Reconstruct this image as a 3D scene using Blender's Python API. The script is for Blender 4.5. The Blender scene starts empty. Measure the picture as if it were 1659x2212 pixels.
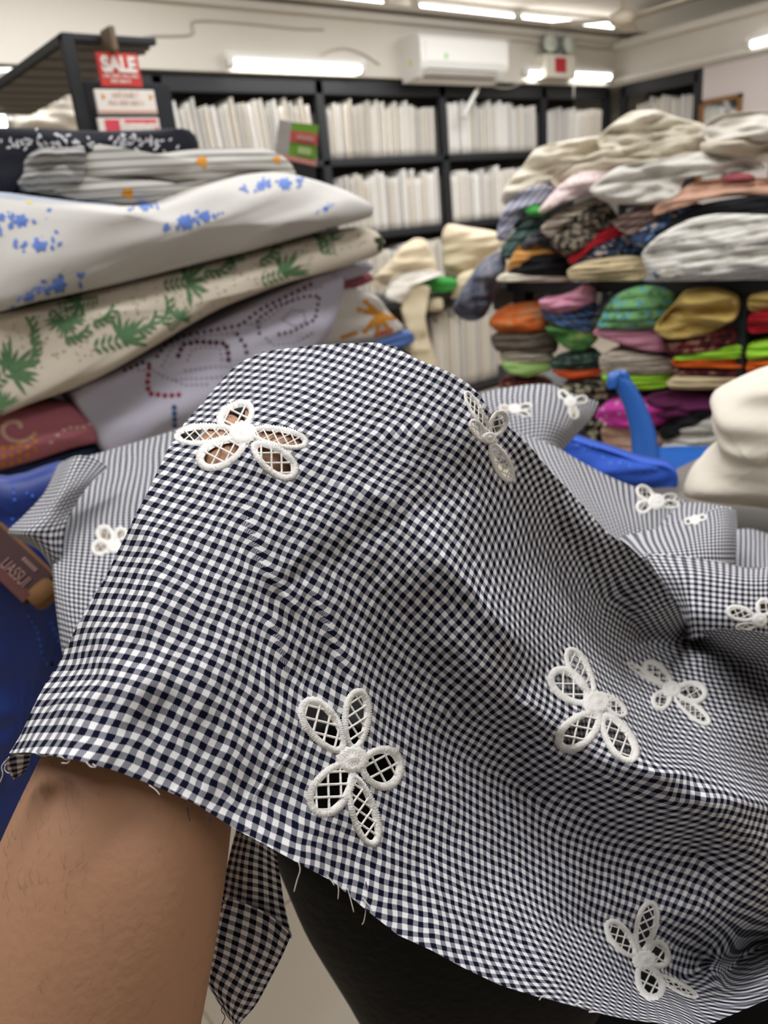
import bpy, bmesh, math, random
import numpy as np
from mathutils import Vector, Matrix, noise
from mathutils.bvhtree import BVHTree
from mathutils.kdtree import KDTree

random.seed(7)
np.random.seed(7)
S = bpy.context.scene
COL = S.collection

# ------------------------------------------------------------------ camera
W_PX, H_PX, F_PX = 1659, 2212, 1660.0
CX, CY = W_PX / 2, H_PX / 2
YAW, PITCH, ROLL = math.radians(38.0), math.radians(20.74), math.radians(-5.82)
CAM = Vector((0, 0, 1.15))
FWD = Vector((math.sin(YAW) * math.cos(PITCH), math.cos(YAW) * math.cos(PITCH), -math.sin(PITCH)))
_rt = Vector((math.cos(YAW), -math.sin(YAW), 0))
_up = _rt.cross(FWD)
RT = math.cos(ROLL) * _rt + math.sin(ROLL) * _up
UP = -math.sin(ROLL) * _rt + math.cos(ROLL) * _up
cam_data = bpy.data.cameras.new('camera')
cam = bpy.data.objects.new('camera', cam_data)
COL.objects.link(cam)
cam.matrix_world = Matrix(((RT.x, UP.x, -FWD.x, CAM.x), (RT.y, UP.y, -FWD.y, CAM.y), (RT.z, UP.z, -FWD.z, CAM.z), (0, 0, 0, 1)))
cam_data.sensor_fit = 'VERTICAL'
cam_data.sensor_width = cam_data.sensor_height = 36.0
cam_data.lens = 36.0 * F_PX / H_PX
cam_data.clip_start = 0.02
cam_data.clip_end = 60
cam_data.dof.use_dof = True
cam_data.dof.focus_distance = 0.345
cam_data.dof.aperture_fstop = 10.5
S.camera = cam

# ------------------------------------------------------------------ world, lamps, exposure
S.view_settings.view_transform = 'Standard'
S.view_settings.look = 'None'
S.view_settings.gamma = 1.0
S.view_settings.use_curve_mapping = False
S.view_settings.exposure = -0.15
wd = bpy.data.worlds.new('shop_air')
S.world = wd
wd.use_nodes = True
wd.node_tree.nodes['Background'].inputs[0].default_value = (1.0, 1.0, 1.0, 1)
wd.node_tree.nodes['Background'].inputs[1].default_value = 0.14


def area(name, loc, rot, sx, sy, power, col=(0.985, 0.99, 1.0)):
    d = bpy.data.lights.new(name, 'AREA')
    d.shape = 'RECTANGLE'
    d.size, d.size_y, d.energy, d.color = sx, sy, power, col
    o = bpy.data.objects.new(name, d)
    o.location, o.rotation_euler = loc, rot
    COL.objects.link(o)
    return o


# fluorescent rows on the shop ceiling, most of them out of the picture
area('ceiling_row_light', (0.5, 0.5, 2.7), (0, 0, 0), 2.4, 0.25, 44)
area('ceiling_row_light', (2.2, 2.2, 2.7), (0, 0, 0), 2.4, 0.25, 55)
area('ceiling_row_light', (4.6, 3.6, 2.7), (0, 0, 0), 2.4, 0.25, 62)
area('ceiling_row_light', (5.6, 1.6, 2.7), (0, 0, 0), 0.25, 2.4, 60)
area('ceiling_row_light', (1.4, 4.0, 2.7), (0, 0, 0), 2.4, 0.25, 50)
area('ceiling_row_light', (-1.2, 1.8, 2.7), (0, 0, 0), 0.25, 2.4, 26)
area('ceiling_row_light', (1.2, -1.2, 2.7), (0, 0, 0), 2.4, 0.25, 22)


# ------------------------------------------------------------------ helpers
def ray(px, py):
    return RT * ((px - CX) / F_PX) - UP * ((py - CY) / F_PX) + FWD


def at(px, py, z):
    """the point seen at a pixel, z metres along the optical axis"""
    return CAM + ray(px, py) * z


def on_plane(px, py, p0, n):
    d = ray(px, py)
    return CAM + d * ((p0 - CAM).dot(n) / d.dot(n))


def lin(c):
    """sRGB 0-255 to linear"""
    return tuple(((v / 255) / 12.92 if v / 255 <= 0.04045 else ((v / 255 + 0.055) / 1.055) ** 2.4) for v in c) + (1,)


def tag(o, label=None, cat=None, group=None, kind=None):
    if label: o['label'] = label
    if cat: o['category'] = cat
    if group: o['group'] = group
    if kind: o['kind'] = kind
    return o


def mesh_obj(name, verts, faces, m=None, parent=None, smooth=True, uvs=None, loc=None, rotz=0.0):
    me = bpy.data.meshes.new(name)
    me.from_pydata([tuple(v) for v in verts], [], [tuple(int(i) for i in f) for f in faces])
    if smooth:
        me.polygons.foreach_set('use_smooth', [True] * len(me.polygons))
    if uvs is not None:
        uvl = me.uv_layers.new(name='UVMap')
        li = np.empty(len(me.loops), dtype=np.int32)
        me.loops.foreach_get('vertex_index', li)
        uvl.data.foreach_set('uv', np.asarray(uvs, dtype=np.float32)[li].ravel())
    me.update()
    o = bpy.data.objects.new(name, me)
    COL.objects.link(o)
    if m: me.materials.append(m)
    if parent: o.parent = parent
    if loc is not None: o.location = loc
    if rotz: o.rotation_euler[2] = rotz
    return o


def empty(name, loc, label, cat, group=None, rotz=0.0):
    o = bpy.data.objects.new(name, None)
    o.empty_display_size = 0.05
    COL.objects.link(o)
    o.location = loc
    o.rotation_euler[2] = rotz
    return tag(o, label, cat, group)


class MB:
    """collects boxes, bars, tubes and polygons into one mesh"""
    def __init__(self):
        self.v, self.f = [], []

    def add(self, vs, fs):
        b = len(self.v)
        self.v += [Vector(p) for p in vs]
        self.f += [tuple(i + b for i in f) for f in fs]
        return self

    def box(self, lo, hi, bev=0.0):
        bm = bmesh.new()
        bmesh.ops.create_cube(bm, size=1)
        lo, hi = Vector(lo), Vector(hi)
        for v in bm.verts:
            v.co = Vector((lo[i] + (v.co[i] + 0.5) * (hi[i] - lo[i]) for i in range(3)))
        if bev > 0:
            bmesh.ops.bevel(bm, geom=list(bm.edges), offset=bev, segments=2, affect='EDGES', profile=0.7)
        self.add([v.co.copy() for v in bm.verts], [[v.index for v in f.verts] for f in self._ix(bm)])
        bm.free()
        return self

    @staticmethod
    def _ix(bm):
        bm.verts.index_update()
        return bm.faces

    def tube(self, pts, r, n=8, cap=True):
        pts = [Vector(p) for p in pts]
        rs = r if isinstance(r, (list, tuple)) else [r] * len(pts)
        b = len(self.v)
        prev = None
        for i, p in enumerate(pts):
            t = (pts[min(i + 1, len(pts) - 1)] - pts[max(i - 1, 0)]).normalized()
            if prev is None:
                a = t.cross(Vector((0.3, 0.2, 1)) if abs(t.z) < 0.9 else Vector((1, 0, 0))).normalized()
            else:
                a = (prev - t * prev.dot(t)).normalized()
            prev = a
            c = t.cross(a)
            for k in range(n):
                th = 2 * math.pi * k / n
                self.v.append(p + (a * math.cos(th) + c * math.sin(th)) * rs[i])
        for i in range(len(pts) - 1):
            for k in range(n):
                k2 = (k + 1) % n
                self.f.append((b + i * n + k, b + i * n + k2, b + (i + 1) * n + k2, b + (i + 1) * n + k))
        if cap:
            self.f.append(tuple(b + k for k in reversed(range(n))))
            e = b + (len(pts) - 1) * n
            self.f.append(tuple(e + k for k in range(n)))
        return self

    def lathe(self, c, prof, n=24):
        c = Vector(c)
        b = len(self.v)
        for (r, z) in prof:
            for k in range(n):
                th = 2 * math.pi * k / n
                self.v.append(c + Vector((r * math.cos(th), r * math.sin(th), z)))
        for i in range(len(prof) - 1):
            for k in range(n):
                k2 = (k + 1) % n
                self.f.append((b + i * n + k, b + i * n + k2, b + (i + 1) * n + k2, b + (i + 1) * n + k))
        self.f.append(tuple(b + k for k in reversed(range(n))))
        e = b + (len(prof) - 1) * n
        self.f.append(tuple(e + k for k in range(n)))
        return self

    def build(self, name, m=None, parent=None, smooth=False, origin=None, rotz=0.0):
        vs = self.v
        if origin is not None:
            q = Matrix.Rotation(-rotz, 3, 'Z')
            vs = [q @ (v - Vector(origin)) for v in vs]
        o = mesh_obj(name, vs, self.f, m, parent, smooth, loc=origin, rotz=rotz)
        return o


# ------------------------------------------------------------------ materials
def mat(name, col, rough=0.8, metal=0.0, emit=None, bump=0.0, bscale=60.0, mottle=0.0, mscale=6.0, sheen=0.0, spec=0.3):
    m = bpy.data.materials.new(name)
    m.use_nodes = True
    nt = m.node_tree
    b = nt.nodes['Principled BSDF']
    b.inputs['Base Color'].default_value = col
    b.inputs['Roughness'].default_value = rough
    b.inputs['Metallic'].default_value = metal
    b.inputs['Specular IOR Level'].default_value = spec
    if sheen: b.inputs['Sheen Weight'].default_value = sheen
    if emit:
        b.inputs['Emission Color'].default_value = emit[0]
        b.inputs['Emission Strength'].default_value = emit[1]
    tc = nt.nodes.new('ShaderNodeTexCoord')
    if mottle:
        nz = nt.nodes.new('ShaderNodeTexNoise')
        nz.inputs['Scale'].default_value = mscale
        nz.inputs['Detail'].default_value = 5
        nt.links.new(tc.outputs['Object'], nz.inputs['Vector'])
        mx = nt.nodes.new('ShaderNodeMixRGB')
        mx.blend_type = 'MIX'
        mx.inputs[1].default_value = tuple(c * (1 - mottle) for c in col[:3]) + (1,)
        mx.inputs[2].default_value = tuple(min(1, c * (1 + mottle)) for c in col[:3]) + (1,)
        nt.links.new(nz.outputs[0], mx.inputs[0])
        nt.links.new(mx.outputs[0], b.inputs['Base Color'])
    if bump:
        nz = nt.nodes.new('ShaderNodeTexNoise')
        nz.inputs['Scale'].default_value = bscale
        nz.inputs['Detail'].default_value = 4
        nt.links.new(tc.outputs['Object'], nz.inputs['Vector'])
        bp = nt.nodes.new('ShaderNodeBump')
        bp.inputs['Strength'].default_value = bump
        bp.inputs['Distance'].default_value = 0.01
        nt.links.new(nz.outputs[0], bp.inputs['Height'])
        nt.links.new(bp.outputs[0], b.inputs['Normal'])
    return m


def ramp_mat(name, kind, stops, scale=10.0, stretch=(1, 1, 1), distort=0.0, rough=0.88, rot=(0, 0, 0)):
    """printed fabric: a texture of KIND in object metres through a constant colour ramp"""
    m = mat(name, stops[0][1], rough)
    nt = m.node_tree
    b = nt.nodes['Principled BSDF']
    tc = nt.nodes.new('ShaderNodeTexCoord')
    mp = nt.nodes.new('ShaderNodeMapping')
    mp.inputs['Scale'].default_value = stretch
    mp.inputs['Rotation'].default_value = rot
    nt.links.new(tc.outputs['Object'], mp.inputs['Vector'])
    if kind in ('dots', 'cells'):
        t = nt.nodes.new('ShaderNodeTexVoronoi')
        t.inputs['Scale'].default_value = scale
        out = t.outputs['Distance']
        if kind == 'cells':
            sp = nt.nodes.new('ShaderNodeSeparateColor')
            nt.links.new(t.outputs['Color'], sp.inputs[0])
            out = sp.outputs[0]
    elif kind == 'stripes':
        t = nt.nodes.new('ShaderNodeTexWave')
        t.bands_direction = 'Z'
        t.inputs['Scale'].default_value = scale
        t.inputs['Distortion'].default_value = distort
        t.inputs['Detail Scale'].default_value = 2
        out = t.outputs['Fac']
    else:
        t = nt.nodes.new('ShaderNodeTexNoise')
        t.inputs['Scale'].default_value = scale
        t.inputs['Detail'].default_value = 3
        t.inputs['Distortion'].default_value = distort
        out = t.outputs[0]
    nt.links.new(mp.outputs[0], t.inputs['Vector'])
    cr = nt.nodes.new('ShaderNodeValToRGB')
    cr.color_ramp.interpolation = 'CONSTANT' if kind != 'noise' else 'LINEAR'
    els = cr.color_ramp.elements
    while len(els) < len(stops): els.new(0.5)
    for e, (p, c) in zip(els, stops):
        e.position, e.color = p, c
    nt.links.new(out, cr.inputs[0])
    nt.links.new(cr.outputs[0], b.inputs['Base Color'])
    return m


def gingham_mat(name, dark, white, mid_d, mid_l):
    m = bpy.data.materials.new(name)
    m.use_nodes = True
    nt = m.node_tree
    b = nt.nodes['Principled BSDF']
    b.inputs['Roughness'].default_value = 0.85
    b.inputs['Specular IOR Level'].default_value = 0.06
    uv = nt.nodes.new('ShaderNodeUVMap')
    sp = nt.nodes.new('ShaderNodeSeparateXYZ')
    nt.links.new(uv.outputs[0], sp.inputs[0])

    def M(op, a, b_=None, c=None):
        n = nt.nodes.new('ShaderNodeMath')
        n.operation = op
        for i, v in enumerate((a, b_, c)):
            if v is None: continue
            if isinstance(v, (int, float)): n.inputs[i].default_value = v
            else: nt.links.new(v, n.inputs[i])
        return n.outputs[0]

    def band(x):
        # 1 inside the dark half of a repeat, soft thread-wide edges
        f = M('FRACT', x)
        d = M('ABSOLUTE', M('SUBTRACT', f, 0.5))
        return M('MULTIPLY_ADD', M('SUBTRACT', 0.25, d), 26.0, 0.5)

    cl = lambda v: M('MINIMUM', M('MAXIMUM', v, 0.0), 1.0)
    A, B = cl(band(sp.outputs[0])), cl(band(sp.outputs[1]))
    tw = M('FRACT', M('ADD', M('MULTIPLY', sp.outputs[0], 9.0), M('MULTIPLY', sp.outputs[1], 4.0)))
    tw = M('GREATER_THAN', tw, 0.5)
    # warp thread on top where the twill step says so
    top = M('ADD', M('MULTIPLY', A, tw), M('MULTIPLY', B, M('SUBTRACT', 1.0, tw)))
    avg = M('MULTIPLY', M('ADD', A, B), 0.5)
    fac = M('ADD', M('MULTIPLY', top, 0.28), M('MULTIPLY', avg, 0.72))
    nz = nt.nodes.new('ShaderNodeTexNoise')
    nz.inputs['Scale'].default_value = 6
    nz.inputs['Detail'].default_value = 6
    nt.links.new(uv.outputs[0], nz.inputs['Vector'])
    fac = cl(M('ADD', fac, M('MULTIPLY', M('SUBTRACT', nz.outputs[0], 0.5), 0.10)))
    cr = nt.nodes.new('ShaderNodeValToRGB')
    e = cr.color_ramp.elements
    e[0].position, e[0].color = 0.03, white
    e[1].position, e[1].color = 0.97, dark
    k = e.new(0.30); k.color = mid_l
    k = e.new(0.72); k.color = mid_d
    nt.links.new(fac, cr.inputs[0])
    nt.links.new(cr.outputs[0], b.inputs['Base Color'])
    # woven relief: threads, and squares that pucker a little
    th = M('ADD', M('SINE', M('MULTIPLY', sp.outputs[0], 88.0)), M('SINE', M('MULTIPLY', sp.outputs[1], 88.0)))
    bp = nt.nodes.new('ShaderNodeBump')
    bp.inputs['Strength'].default_value = 0.22
    bp.inputs['Distance'].default_value = 0.0004
    nt.links.new(M('ADD', M('MULTIPLY', th, 0.25), M('MULTIPLY', avg, -0.8)), bp.inputs['Height'])
    nt.links.new(bp.outputs[0], b.inputs['Normal'])
    return m


GING = gingham_mat('navy_gingham', lin((13, 16, 34)), lin((220, 219, 219)), lin((50, 52, 72)), lin((162, 162, 168)))
LACE = mat('white_satin_stitch', lin((226, 223, 218)), 0.7, bump=0.25, bscale=900, sheen=0.2)
THREAD = mat('white_thread', lin((220, 216, 210)), 0.8)
NAVYTHREAD = mat('navy_thread', lin((40, 40, 60)), 0.8)
BLACKMETAL = mat('black_painted_steel', lin((34, 35, 38)), 0.5, spec=0.4)
# ------------------------------------------------------------------ the gingham length, solved drape
# measured thread directions: pixel, then one repeat of the check along warp and weft in pixels
THREADS = [
(215,1560,31.6,10,16.6,-30.7),(89,1575,19,.5,20,-31),(50,1580,12,-2,20,-31),(265,1395,28,6,15.4,-25.7),(190,1405,17,-1.5,7,-26),(140,1460,16,-2,20,-26),
(361,1552,28.2,15.7,13.8,-27.7),(450,1640,26.5,15,13.3,-29),(530,1665,20.5,17,15,-25),(590,1715,22.9,12.5,8.5,-28.5),(595,1800,24,16,6,-29),(562,1546,21,17,11,-25),(625,1500,17,13,5,-27),
(393,1215,25,11,12,-21.3),(275,1218,20,1.2,12.8,-23.4),(240,1315,18,1,12,-26),(369,1375,27.5,13,12,-22.6),(510,1265,24.6,11,11,-24),(350,1075,24,7,14.5,-19.3),
(620,1165,24,10.5,13,-21),(755,1195,20,12,13.5,-21),(665,1068,23,9,13,-18.5),(715,900,17,6,16,-15),(570,790,17,3,17,-11),(460,850,15,-1,15,-14),(450,1030,23,7,14,-19),(436,900,17,0,14,-14),
(808,778,16,6,13.5,-14),(905,875,18,8,11.5,-17),(965,935,17,9,11,-17.5),(1001,1043,14,9,10,-18),(1061,1043,10,9,6,-17),(832,995,19,9,12,-17),(1025,850,16,9,10,-15),
(900,1260,16.1,15.5,16,-17.9),(977,1202,15.2,16.3,9.8,-16.3),(983,1310,16.3,15.2,16.8,-16),
(1076,1195,10.3,15.7,5.8,-14.5),(1108,1282,12.3,12,2.5,-15),(1211,1117,2.7,12.8,14.6,-7),(1152,1106,3.8,13,7.6,-12),(1260,1095,8,11,6.5,-10),
(1175,1000,6,12,13,-8),(1140,1000,5,12.5,13,-8),(1085,950,10,10,8,-13),
(1293,1263,2.5,10,12.6,-6),(1379,1290,4,11.7,14.9,-5.7),(1306,1336,10,1.5,3,-9.5),(1399,1343,1,7,13,-2),(1346,1369,10,1,2,-9),(1266,1376,12.6,9,-1,-17),(1379,1416,12.5,1,-3.3,-12.5),
(1450,1330,3,6,13,-2),(1340,1200,3.5,11,12,-7),(1265,1320,7,3,5,-12),
(1519,1606,12,3,-7.3,-12),(1466,1640,8,-1,-11,-8.5),(1466,1693,15,5,2,-17),(1400,1712,13.3,9,15,-14),(1413,1752,13,8.5,15.5,-3.5),
(1127,1786,13.7,10,.5,-20.5),(1219,1760,14.4,10,10,-19),(1286,1713,14.5,10,16,-7.5),(1219,1852,14,10,1,-19.5),
(1523,1806,12.5,6.5,14.7,-3.5),(1476,1879,14,8.4,8.6,-17),(1456,1932,14,9,5,-18),(1602,1899,13,10,16,-12),(1589,1780,12,8,8,-15),(1622,1770,11,4,0,-15),
(1255,1914,14,8.5,1.5,-19.5),(1255,2080,13,6,-9,-14),(1338,2176,15,3,-14,-11),(1449,2163,14,1,-15,-6),(1550,2170,11,-5,-14,-4),(1640,2120,8,-7,-14,1),(1700,2100,7,-7,-14,1),
(1480,2075,8,4,3,-11),(1510,2045,5,7,13,-8),(1560,2050,4,7,13,-5),(1640,2020,4,7,14,-6),(1520,2120,5,-6,-13,-3),(1590,2100,3,-5,-13,0),(1650,2075,2,-4,-13,1),(1570,2082,2,1,2,-3),
(1430,2020,9,8,8,-13),(1400,2090,9,5,-4,-15),
(1560,1480,14,1.5,-5.5,-10.5),(1615,1577,14,3,-6.5,-11),(1394,1521,11,3,-4,-12),(1340,1480,8,2,-6,-13),(1390,1580,8,1,-7,-13),(1310,1440,9,4,-4,-14),(1546,1438,14,1,-3,-11),(1532,1372,13,-1,-8,-6),(1620,1380,13,1,-9,-6),(1643,1700,9,2,-12,-12),(1560,1632,10,2,-9,-11),(1650,1480,14,2,-6,-10),(1450,1450,13.5,1,-2.5,-11.5),
(993,1460,16,14,17.5,-12.5),(896,1496,16,13,10,-21),(836,1520,14,12,3,-24),(872,1641,14.5,10,1,-25),(1041,1617,14.5,11,14,-15),(1113,1569,14.5,10,17.5,-8),(1017,1690,14.5,9.5,2,-22),(1161,1665,14,11,16,-7),(920,1762,17,9,5,-23),(1089,1762,14,9,-.5,-22),
(896,1949,19,9.5,3,-26),(1041,1876,15.5,9,-1,-23),(1041,2021,19,9,-4.5,-24),(1150,2069,17,8,-6,-21),(993,1949,17,9,-6,-22),
(700,1450,20,14,12,-24),(660,1330,22,15,11,-22),(790,1330,16,14,12,-22),(850,1250,16,14.5,15,-19),(800,1150,19,12,12,-21),(690,1850,20,10,3,-27),(780,1900,21,12,5,-26),(720,1620,20,13,6,-26),
(1150,1400,13,10,2,-16),(1090,1450,14,12,14,-14),(1200,1480,14,10,4,-17),(1230,1600,14,10,12,-14),(1330,1640,13,9,8,-16),(1180,1350,12,9,1,-16.5),
(930,1130,17,13,10,-18),(1150,1250,10,11,1,-15),(1190,1300,10,9,-1,-15),
(950,1225,16.5,15,16,-17),(1000,1290,16.3,15,16.5,-16.5),(1035,1330,16.3,14.5,16.5,-15.5),(1070,1370,16,14,16.5,-14.5),(1110,1410,15.5,13.5,16,-13),
(1000,1215,13,15.5,8,-16),(1045,1268,11.5,14.5,5,-16),(1080,1305,11,13,2,-16),(1115,1345,11,11,-1,-16.5),(1150,1385,12,10,-1,-16.5),(920,1175,16,14.5,14,-18),
(1120,1120,8,11,4,-15),(1165,1190,8,11,3,-15),(1205,1250,8,10,0,-16),(1235,1300,10,9.5,0,-16),
(1180,1150,3.5,13,7,-12),(1215,1200,3.5,13,8,-11),(1250,1260,3.5,12,6,-11),(1280,1310,5,8,3,-11),
(1240,1160,2.7,12.5,14,-7),(1290,1190,2.7,12,14,-7),(1340,1250,3,11,13,-6.5),(1420,1300,3.5,11,14,-5),
(1250,1100,5,11,10,-8),(1300,1145,5,11,10,-8),(1385,1215,5,11,10,-7)]
THREADS = np.array(THREADS, float)
CUT_EDGE = [(20,1627),(62,1625),(110,1632),(170,1643),(250,1665),(320,1692),(420,1735),(515,1795),(560,1818),(640,1862),(720,1905),(790,1965),(860,2020),(930,2052),(1000,2090),(1080,2128),(1150,2150),(1200,2162),(1291,2188),(1352,2201),(1438,2213),(1532,2213),(1610,2180),(1659,2158),(1710,2128)]
LEFT_RIM = [(20,1627),(45,1587),(76,1518),(101,1471),(127,1433),(141,1402),(168,1350),(200,1291),(224,1255),(255,1190),(280,1139),(292,1113),(313,1074),(325,1050),(362,972),(400,911),(436,872),(480,819),(508,790),(545,769),(569,759),(617,753),(665,747),(713,743),(800,740),(823,741),(856,749)]
TOP_RIM = [(856,749),(873,761),(902,776),(946,793),(977,807),(1008,826),(1032,848),(1054,879),(1102,925),(1136,952),(1160,983),(1200,1030),(1221,1050),(1245,1077),(1276,1110),(1302,1141),(1336,1168),(1370,1195),(1403,1215),(1423,1242),(1454,1293),(1481,1340),(1498,1364),(1555,1358),(1605,1360),(1659,1370),(1710,1382)]
RIGHT_RIM = [(1710,2128),(1710,1900),(1710,1600),(1710,1382)]
CHECK = 0.0052      # one repeat of the check, metres


def resample(p, n):
    p = np.array(p, float)
    d = np.r_[0, np.cumsum(np.hypot(*np.diff(p, axis=0).T))]
    t = np.linspace(0, d[-1], n)
    return np.c_[np.interp(t, d, p[:, 0]), np.interp(t, d, p[:, 1])]


def solve_drape(n):
    """knots of the sheet: place in the frame, thread count, distance. The thread counts come from integrating the
    measured thread directions; the distances make every edge of the net as long as its thread count says (cotton does not stretch)."""
    B, T, L, R = resample(CUT_EDGE, n), resample(TOP_RIM, n), resample(LEFT_RIM, n), resample(RIGHT_RIM, n)
    s = np.linspace(0, 1, n)[:, None, None]
    t = np.linspace(0, 1, n)[None, :, None]
    X = (1 - t) * B[:, None] + t * T[:, None] + (1 - s) * L[None] + s * R[None] - ((1 - s) * (1 - t) * B[0] + s * (1 - t) * B[-1] + (1 - s) * t * T[0] + s * t * T[-1])
    for _ in range(1200):
        xs, xt = (X[2:, 1:-1] - X[:-2, 1:-1]) / 2, (X[1:-1, 2:] - X[1:-1, :-2]) / 2
        al, ga, be = (xt ** 2).sum(-1, keepdims=True), (xs ** 2).sum(-1, keepdims=True), (xs * xt).sum(-1, keepdims=True)
        cr = (X[2:, 2:] - X[2:, :-2] - X[:-2, 2:] + X[:-2, :-2]) / 4
        X[1:-1, 1:-1] = (al * (X[2:, 1:-1] + X[:-2, 1:-1]) + ga * (X[1:-1, 2:] + X[1:-1, :-2]) - 2 * be * cr) / (2 * (al + ga))
    Jm = np.stack([THREADS[:, [2, 4]], THREADS[:, [3, 5]]], 1)
    K = np.linalg.inv(Jm).reshape(-1, 4)
    zm = F_PX * CHECK / np.linalg.svd(Jm, compute_uv=False)[:, 0]

    def near(q, vals, eps, p):
        w = 1 / (((q[..., None, :] - THREADS[:, :2]) ** 2).sum(-1) + eps ** 2) ** p
        return (w @ vals) / w.sum(-1, keepdims=True)
    e1, m1 = X[1:] - X[:-1], (X[1:] + X[:-1]) / 2
    e2, m2 = X[:, 1:] - X[:, :-1], (X[:, 1:] + X[:, :-1]) / 2
    g1 = np.einsum('abij,abj->abi', near(m1, K, 14, 2.6).reshape(m1.shape[:2] + (2, 2)), e1)
    g2 = np.einsum('abij,abj->abi', near(m2, K, 14, 2.6).reshape(m2.shape[:2] + (2, 2)), e2)
    w1, w2 = 1 / ((e1 ** 2).sum(-1, keepdims=True) + 4), 1 / ((e2 ** 2).sum(-1, keepdims=True) + 4)

    def spread(a, b):
        o = np.zeros(X.shape)
        o[1:] += a; o[:-1] -= a; o[:, 1:] += b; o[:, :-1] -= b
        return o

    def op(u):
        o = spread(w1 * (u[1:] - u[:-1]), w2 * (u[:, 1:] - u[:, :-1]))
        o[0, 0] += u[0, 0]
        return o
    b = spread(w1 * g1, w2 * g2)
    uv = np.zeros_like(b)
    r = b - op(uv)
    p = r.copy()
    rs = (r * r).sum()
    for _ in range(2500):
        ap = op(p)
        a = rs / (p * ap).sum()
        uv += a * p
        r -= a * ap
        nw = (r * r).sum()
        if nw < 1e-16: break
        p = r + nw / rs * p
        rs = nw
    Z = np.exp(near(X, np.log(np.clip(zm, .24, .59))[:, None], 60, 1.5)[..., 0])
    for _ in range(40):
        q = np.pad(Z, 1, mode='edge')
        Z = (q[1:-1, 1:-1] * 4 + q[2:, 1:-1] + q[:-2, 1:-1] + q[1:-1, 2:] + q[1:-1, :-2]) / 8
    Za = Z.copy()
    rays = np.concatenate([(X - [CX, CY]) / F_PX, np.ones(X.shape[:2] + (1,))], -1)
    f_, l_, a_ = slice(1, None), slice(None, -1), slice(None)
    pairs = []
    for i, j in (((f_, a_), (l_, a_)), ((a_, f_), (a_, l_)), ((f_, f_), (l_, l_)), ((f_, l_), (l_, f_))):
        pairs.append((i, j, CHECK * np.sqrt(((uv[i] - uv[j]) ** 2).sum(-1))))
    sc = (n / 121.0)
    soft = 0.0008 / sc
    ks = 0.9 / .004 ** 2 * sc ** 4 * 1.0
    ka = 0.6 / .05 ** 2 * .02
    mo, ve = np.zeros_like(Z), np.zeros_like(Z)
    N_IT = 2200
    for it in range(N_IT):
        Q = rays * Z[..., None]
        gr = np.zeros_like(Q)
        for i, j, l in pairs:
            d = Q[i] - Q[j]
            ln = np.sqrt((d ** 2).sum(-1)) + 1e-9
            g = (2 * (ln - l) / (l + soft) ** 2 / ln)[..., None] * d
            gr[i] += g; gr[j] -= g
        gz = (gr * rays).sum(-1)
        D = 2 * ks * np.diff(Z, 2, axis=0)
        gz[2:] += D; gz[1:-1] -= 2 * D; gz[:-2] += D
        D = 2 * ks * np.diff(Z, 2, axis=1)
        gz[:, 2:] += D; gz[:, 1:-1] -= 2 * D; gz[:, :-2] += D
        gz += 2 * ka * (Z - Za)
        mo = .9 * mo + .1 * gz
        ve = .999 * ve + .001 * gz ** 2
        lr = 5e-4 * (.5 * (1 + np.cos(np.pi * it / N_IT))) + 1e-6
        Z = Z - lr * (mo / (1 - .9 ** (it + 1))) / (np.sqrt(ve / (1 - .999 ** (it + 1))) + 1e-12)
    return np.concatenate([X, uv, Z[..., None]], -1)


def cr_up(A, k):
    """Catmull-Rom upsampling of a grid by k"""
    def one(A):
        n = A.shape[0]
        P = np.concatenate([2 * A[:1] - A[1:2], A, 2 * A[-1:] - A[-2:-1]], 0)
        t = np.arange((n - 1) * k + 1) / k
        i = np.minimum(t.astype(int), n - 2)
        f = (t - i)[:, None, None]
        p0, p1, p2, p3 = P[i], P[i + 1], P[i + 2], P[i + 3]
        return 0.5 * (2 * p1 + (p2 - p0) * f + (2 * p0 - 5 * p1 + 4 * p2 - p3) * f ** 2 + (3 * p1 - p0 - 3 * p2 + p3) * f ** 3)
    B = one(A)
    return np.swapaxes(one(np.swapaxes(B, 0, 1)), 0, 1)


G0 = solve_drape(97)
UPK = 5
G = cr_up(G0, UPK)
PXY, UVG, ZG = G[..., :2].copy(), G[..., 2:4].copy(), G[..., 4].copy()
# the solve irons the folds a little flat: give them their depth back
_sm = G0[..., 4].copy()
for _ in range(106):
    _q = np.pad(_sm, 1, mode='edge')
    _sm = (_q[1:-1, 1:-1] * 4 + _q[2:, 1:-1] + _q[:-2, 1:-1] + _q[1:-1, 2:] + _q[1:-1, :-2]) / 8
ZG += 1.0 * (ZG - cr_up(_sm[..., None], UPK)[..., 0])


def poly_dist(P, line):
    """signed distance and position along a polyline for every point of P"""
    line = np.array(line, float)
    best = np.full(P.shape[:-1], 1e9)
    sgn = np.zeros(P.shape[:-1])
    pos = np.zeros(P.shape[:-1])
    seg = np.hypot(*np.diff(line, axis=0).T)
    acc = np.r_[0, np.cumsum(seg)]
    for i in range(len(line) - 1):
        a, d = line[i], (line[i + 1] - line[i])
        t = np.clip(((P - a) @ d) / (d @ d), 0, 1)
        q = P - a - t[..., None] * d
        r = np.hypot(q[..., 0], q[..., 1])
        s = np.sign(d[0] * q[..., 1] - d[1] * q[..., 0])
        u = r < best
        best = np.where(u, r, best)
        sgn = np.where(u, s, sgn)
        pos = np.where(u, (acc[i] + t * seg[i]) / acc[-1], pos)
    return best * sgn, pos


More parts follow.
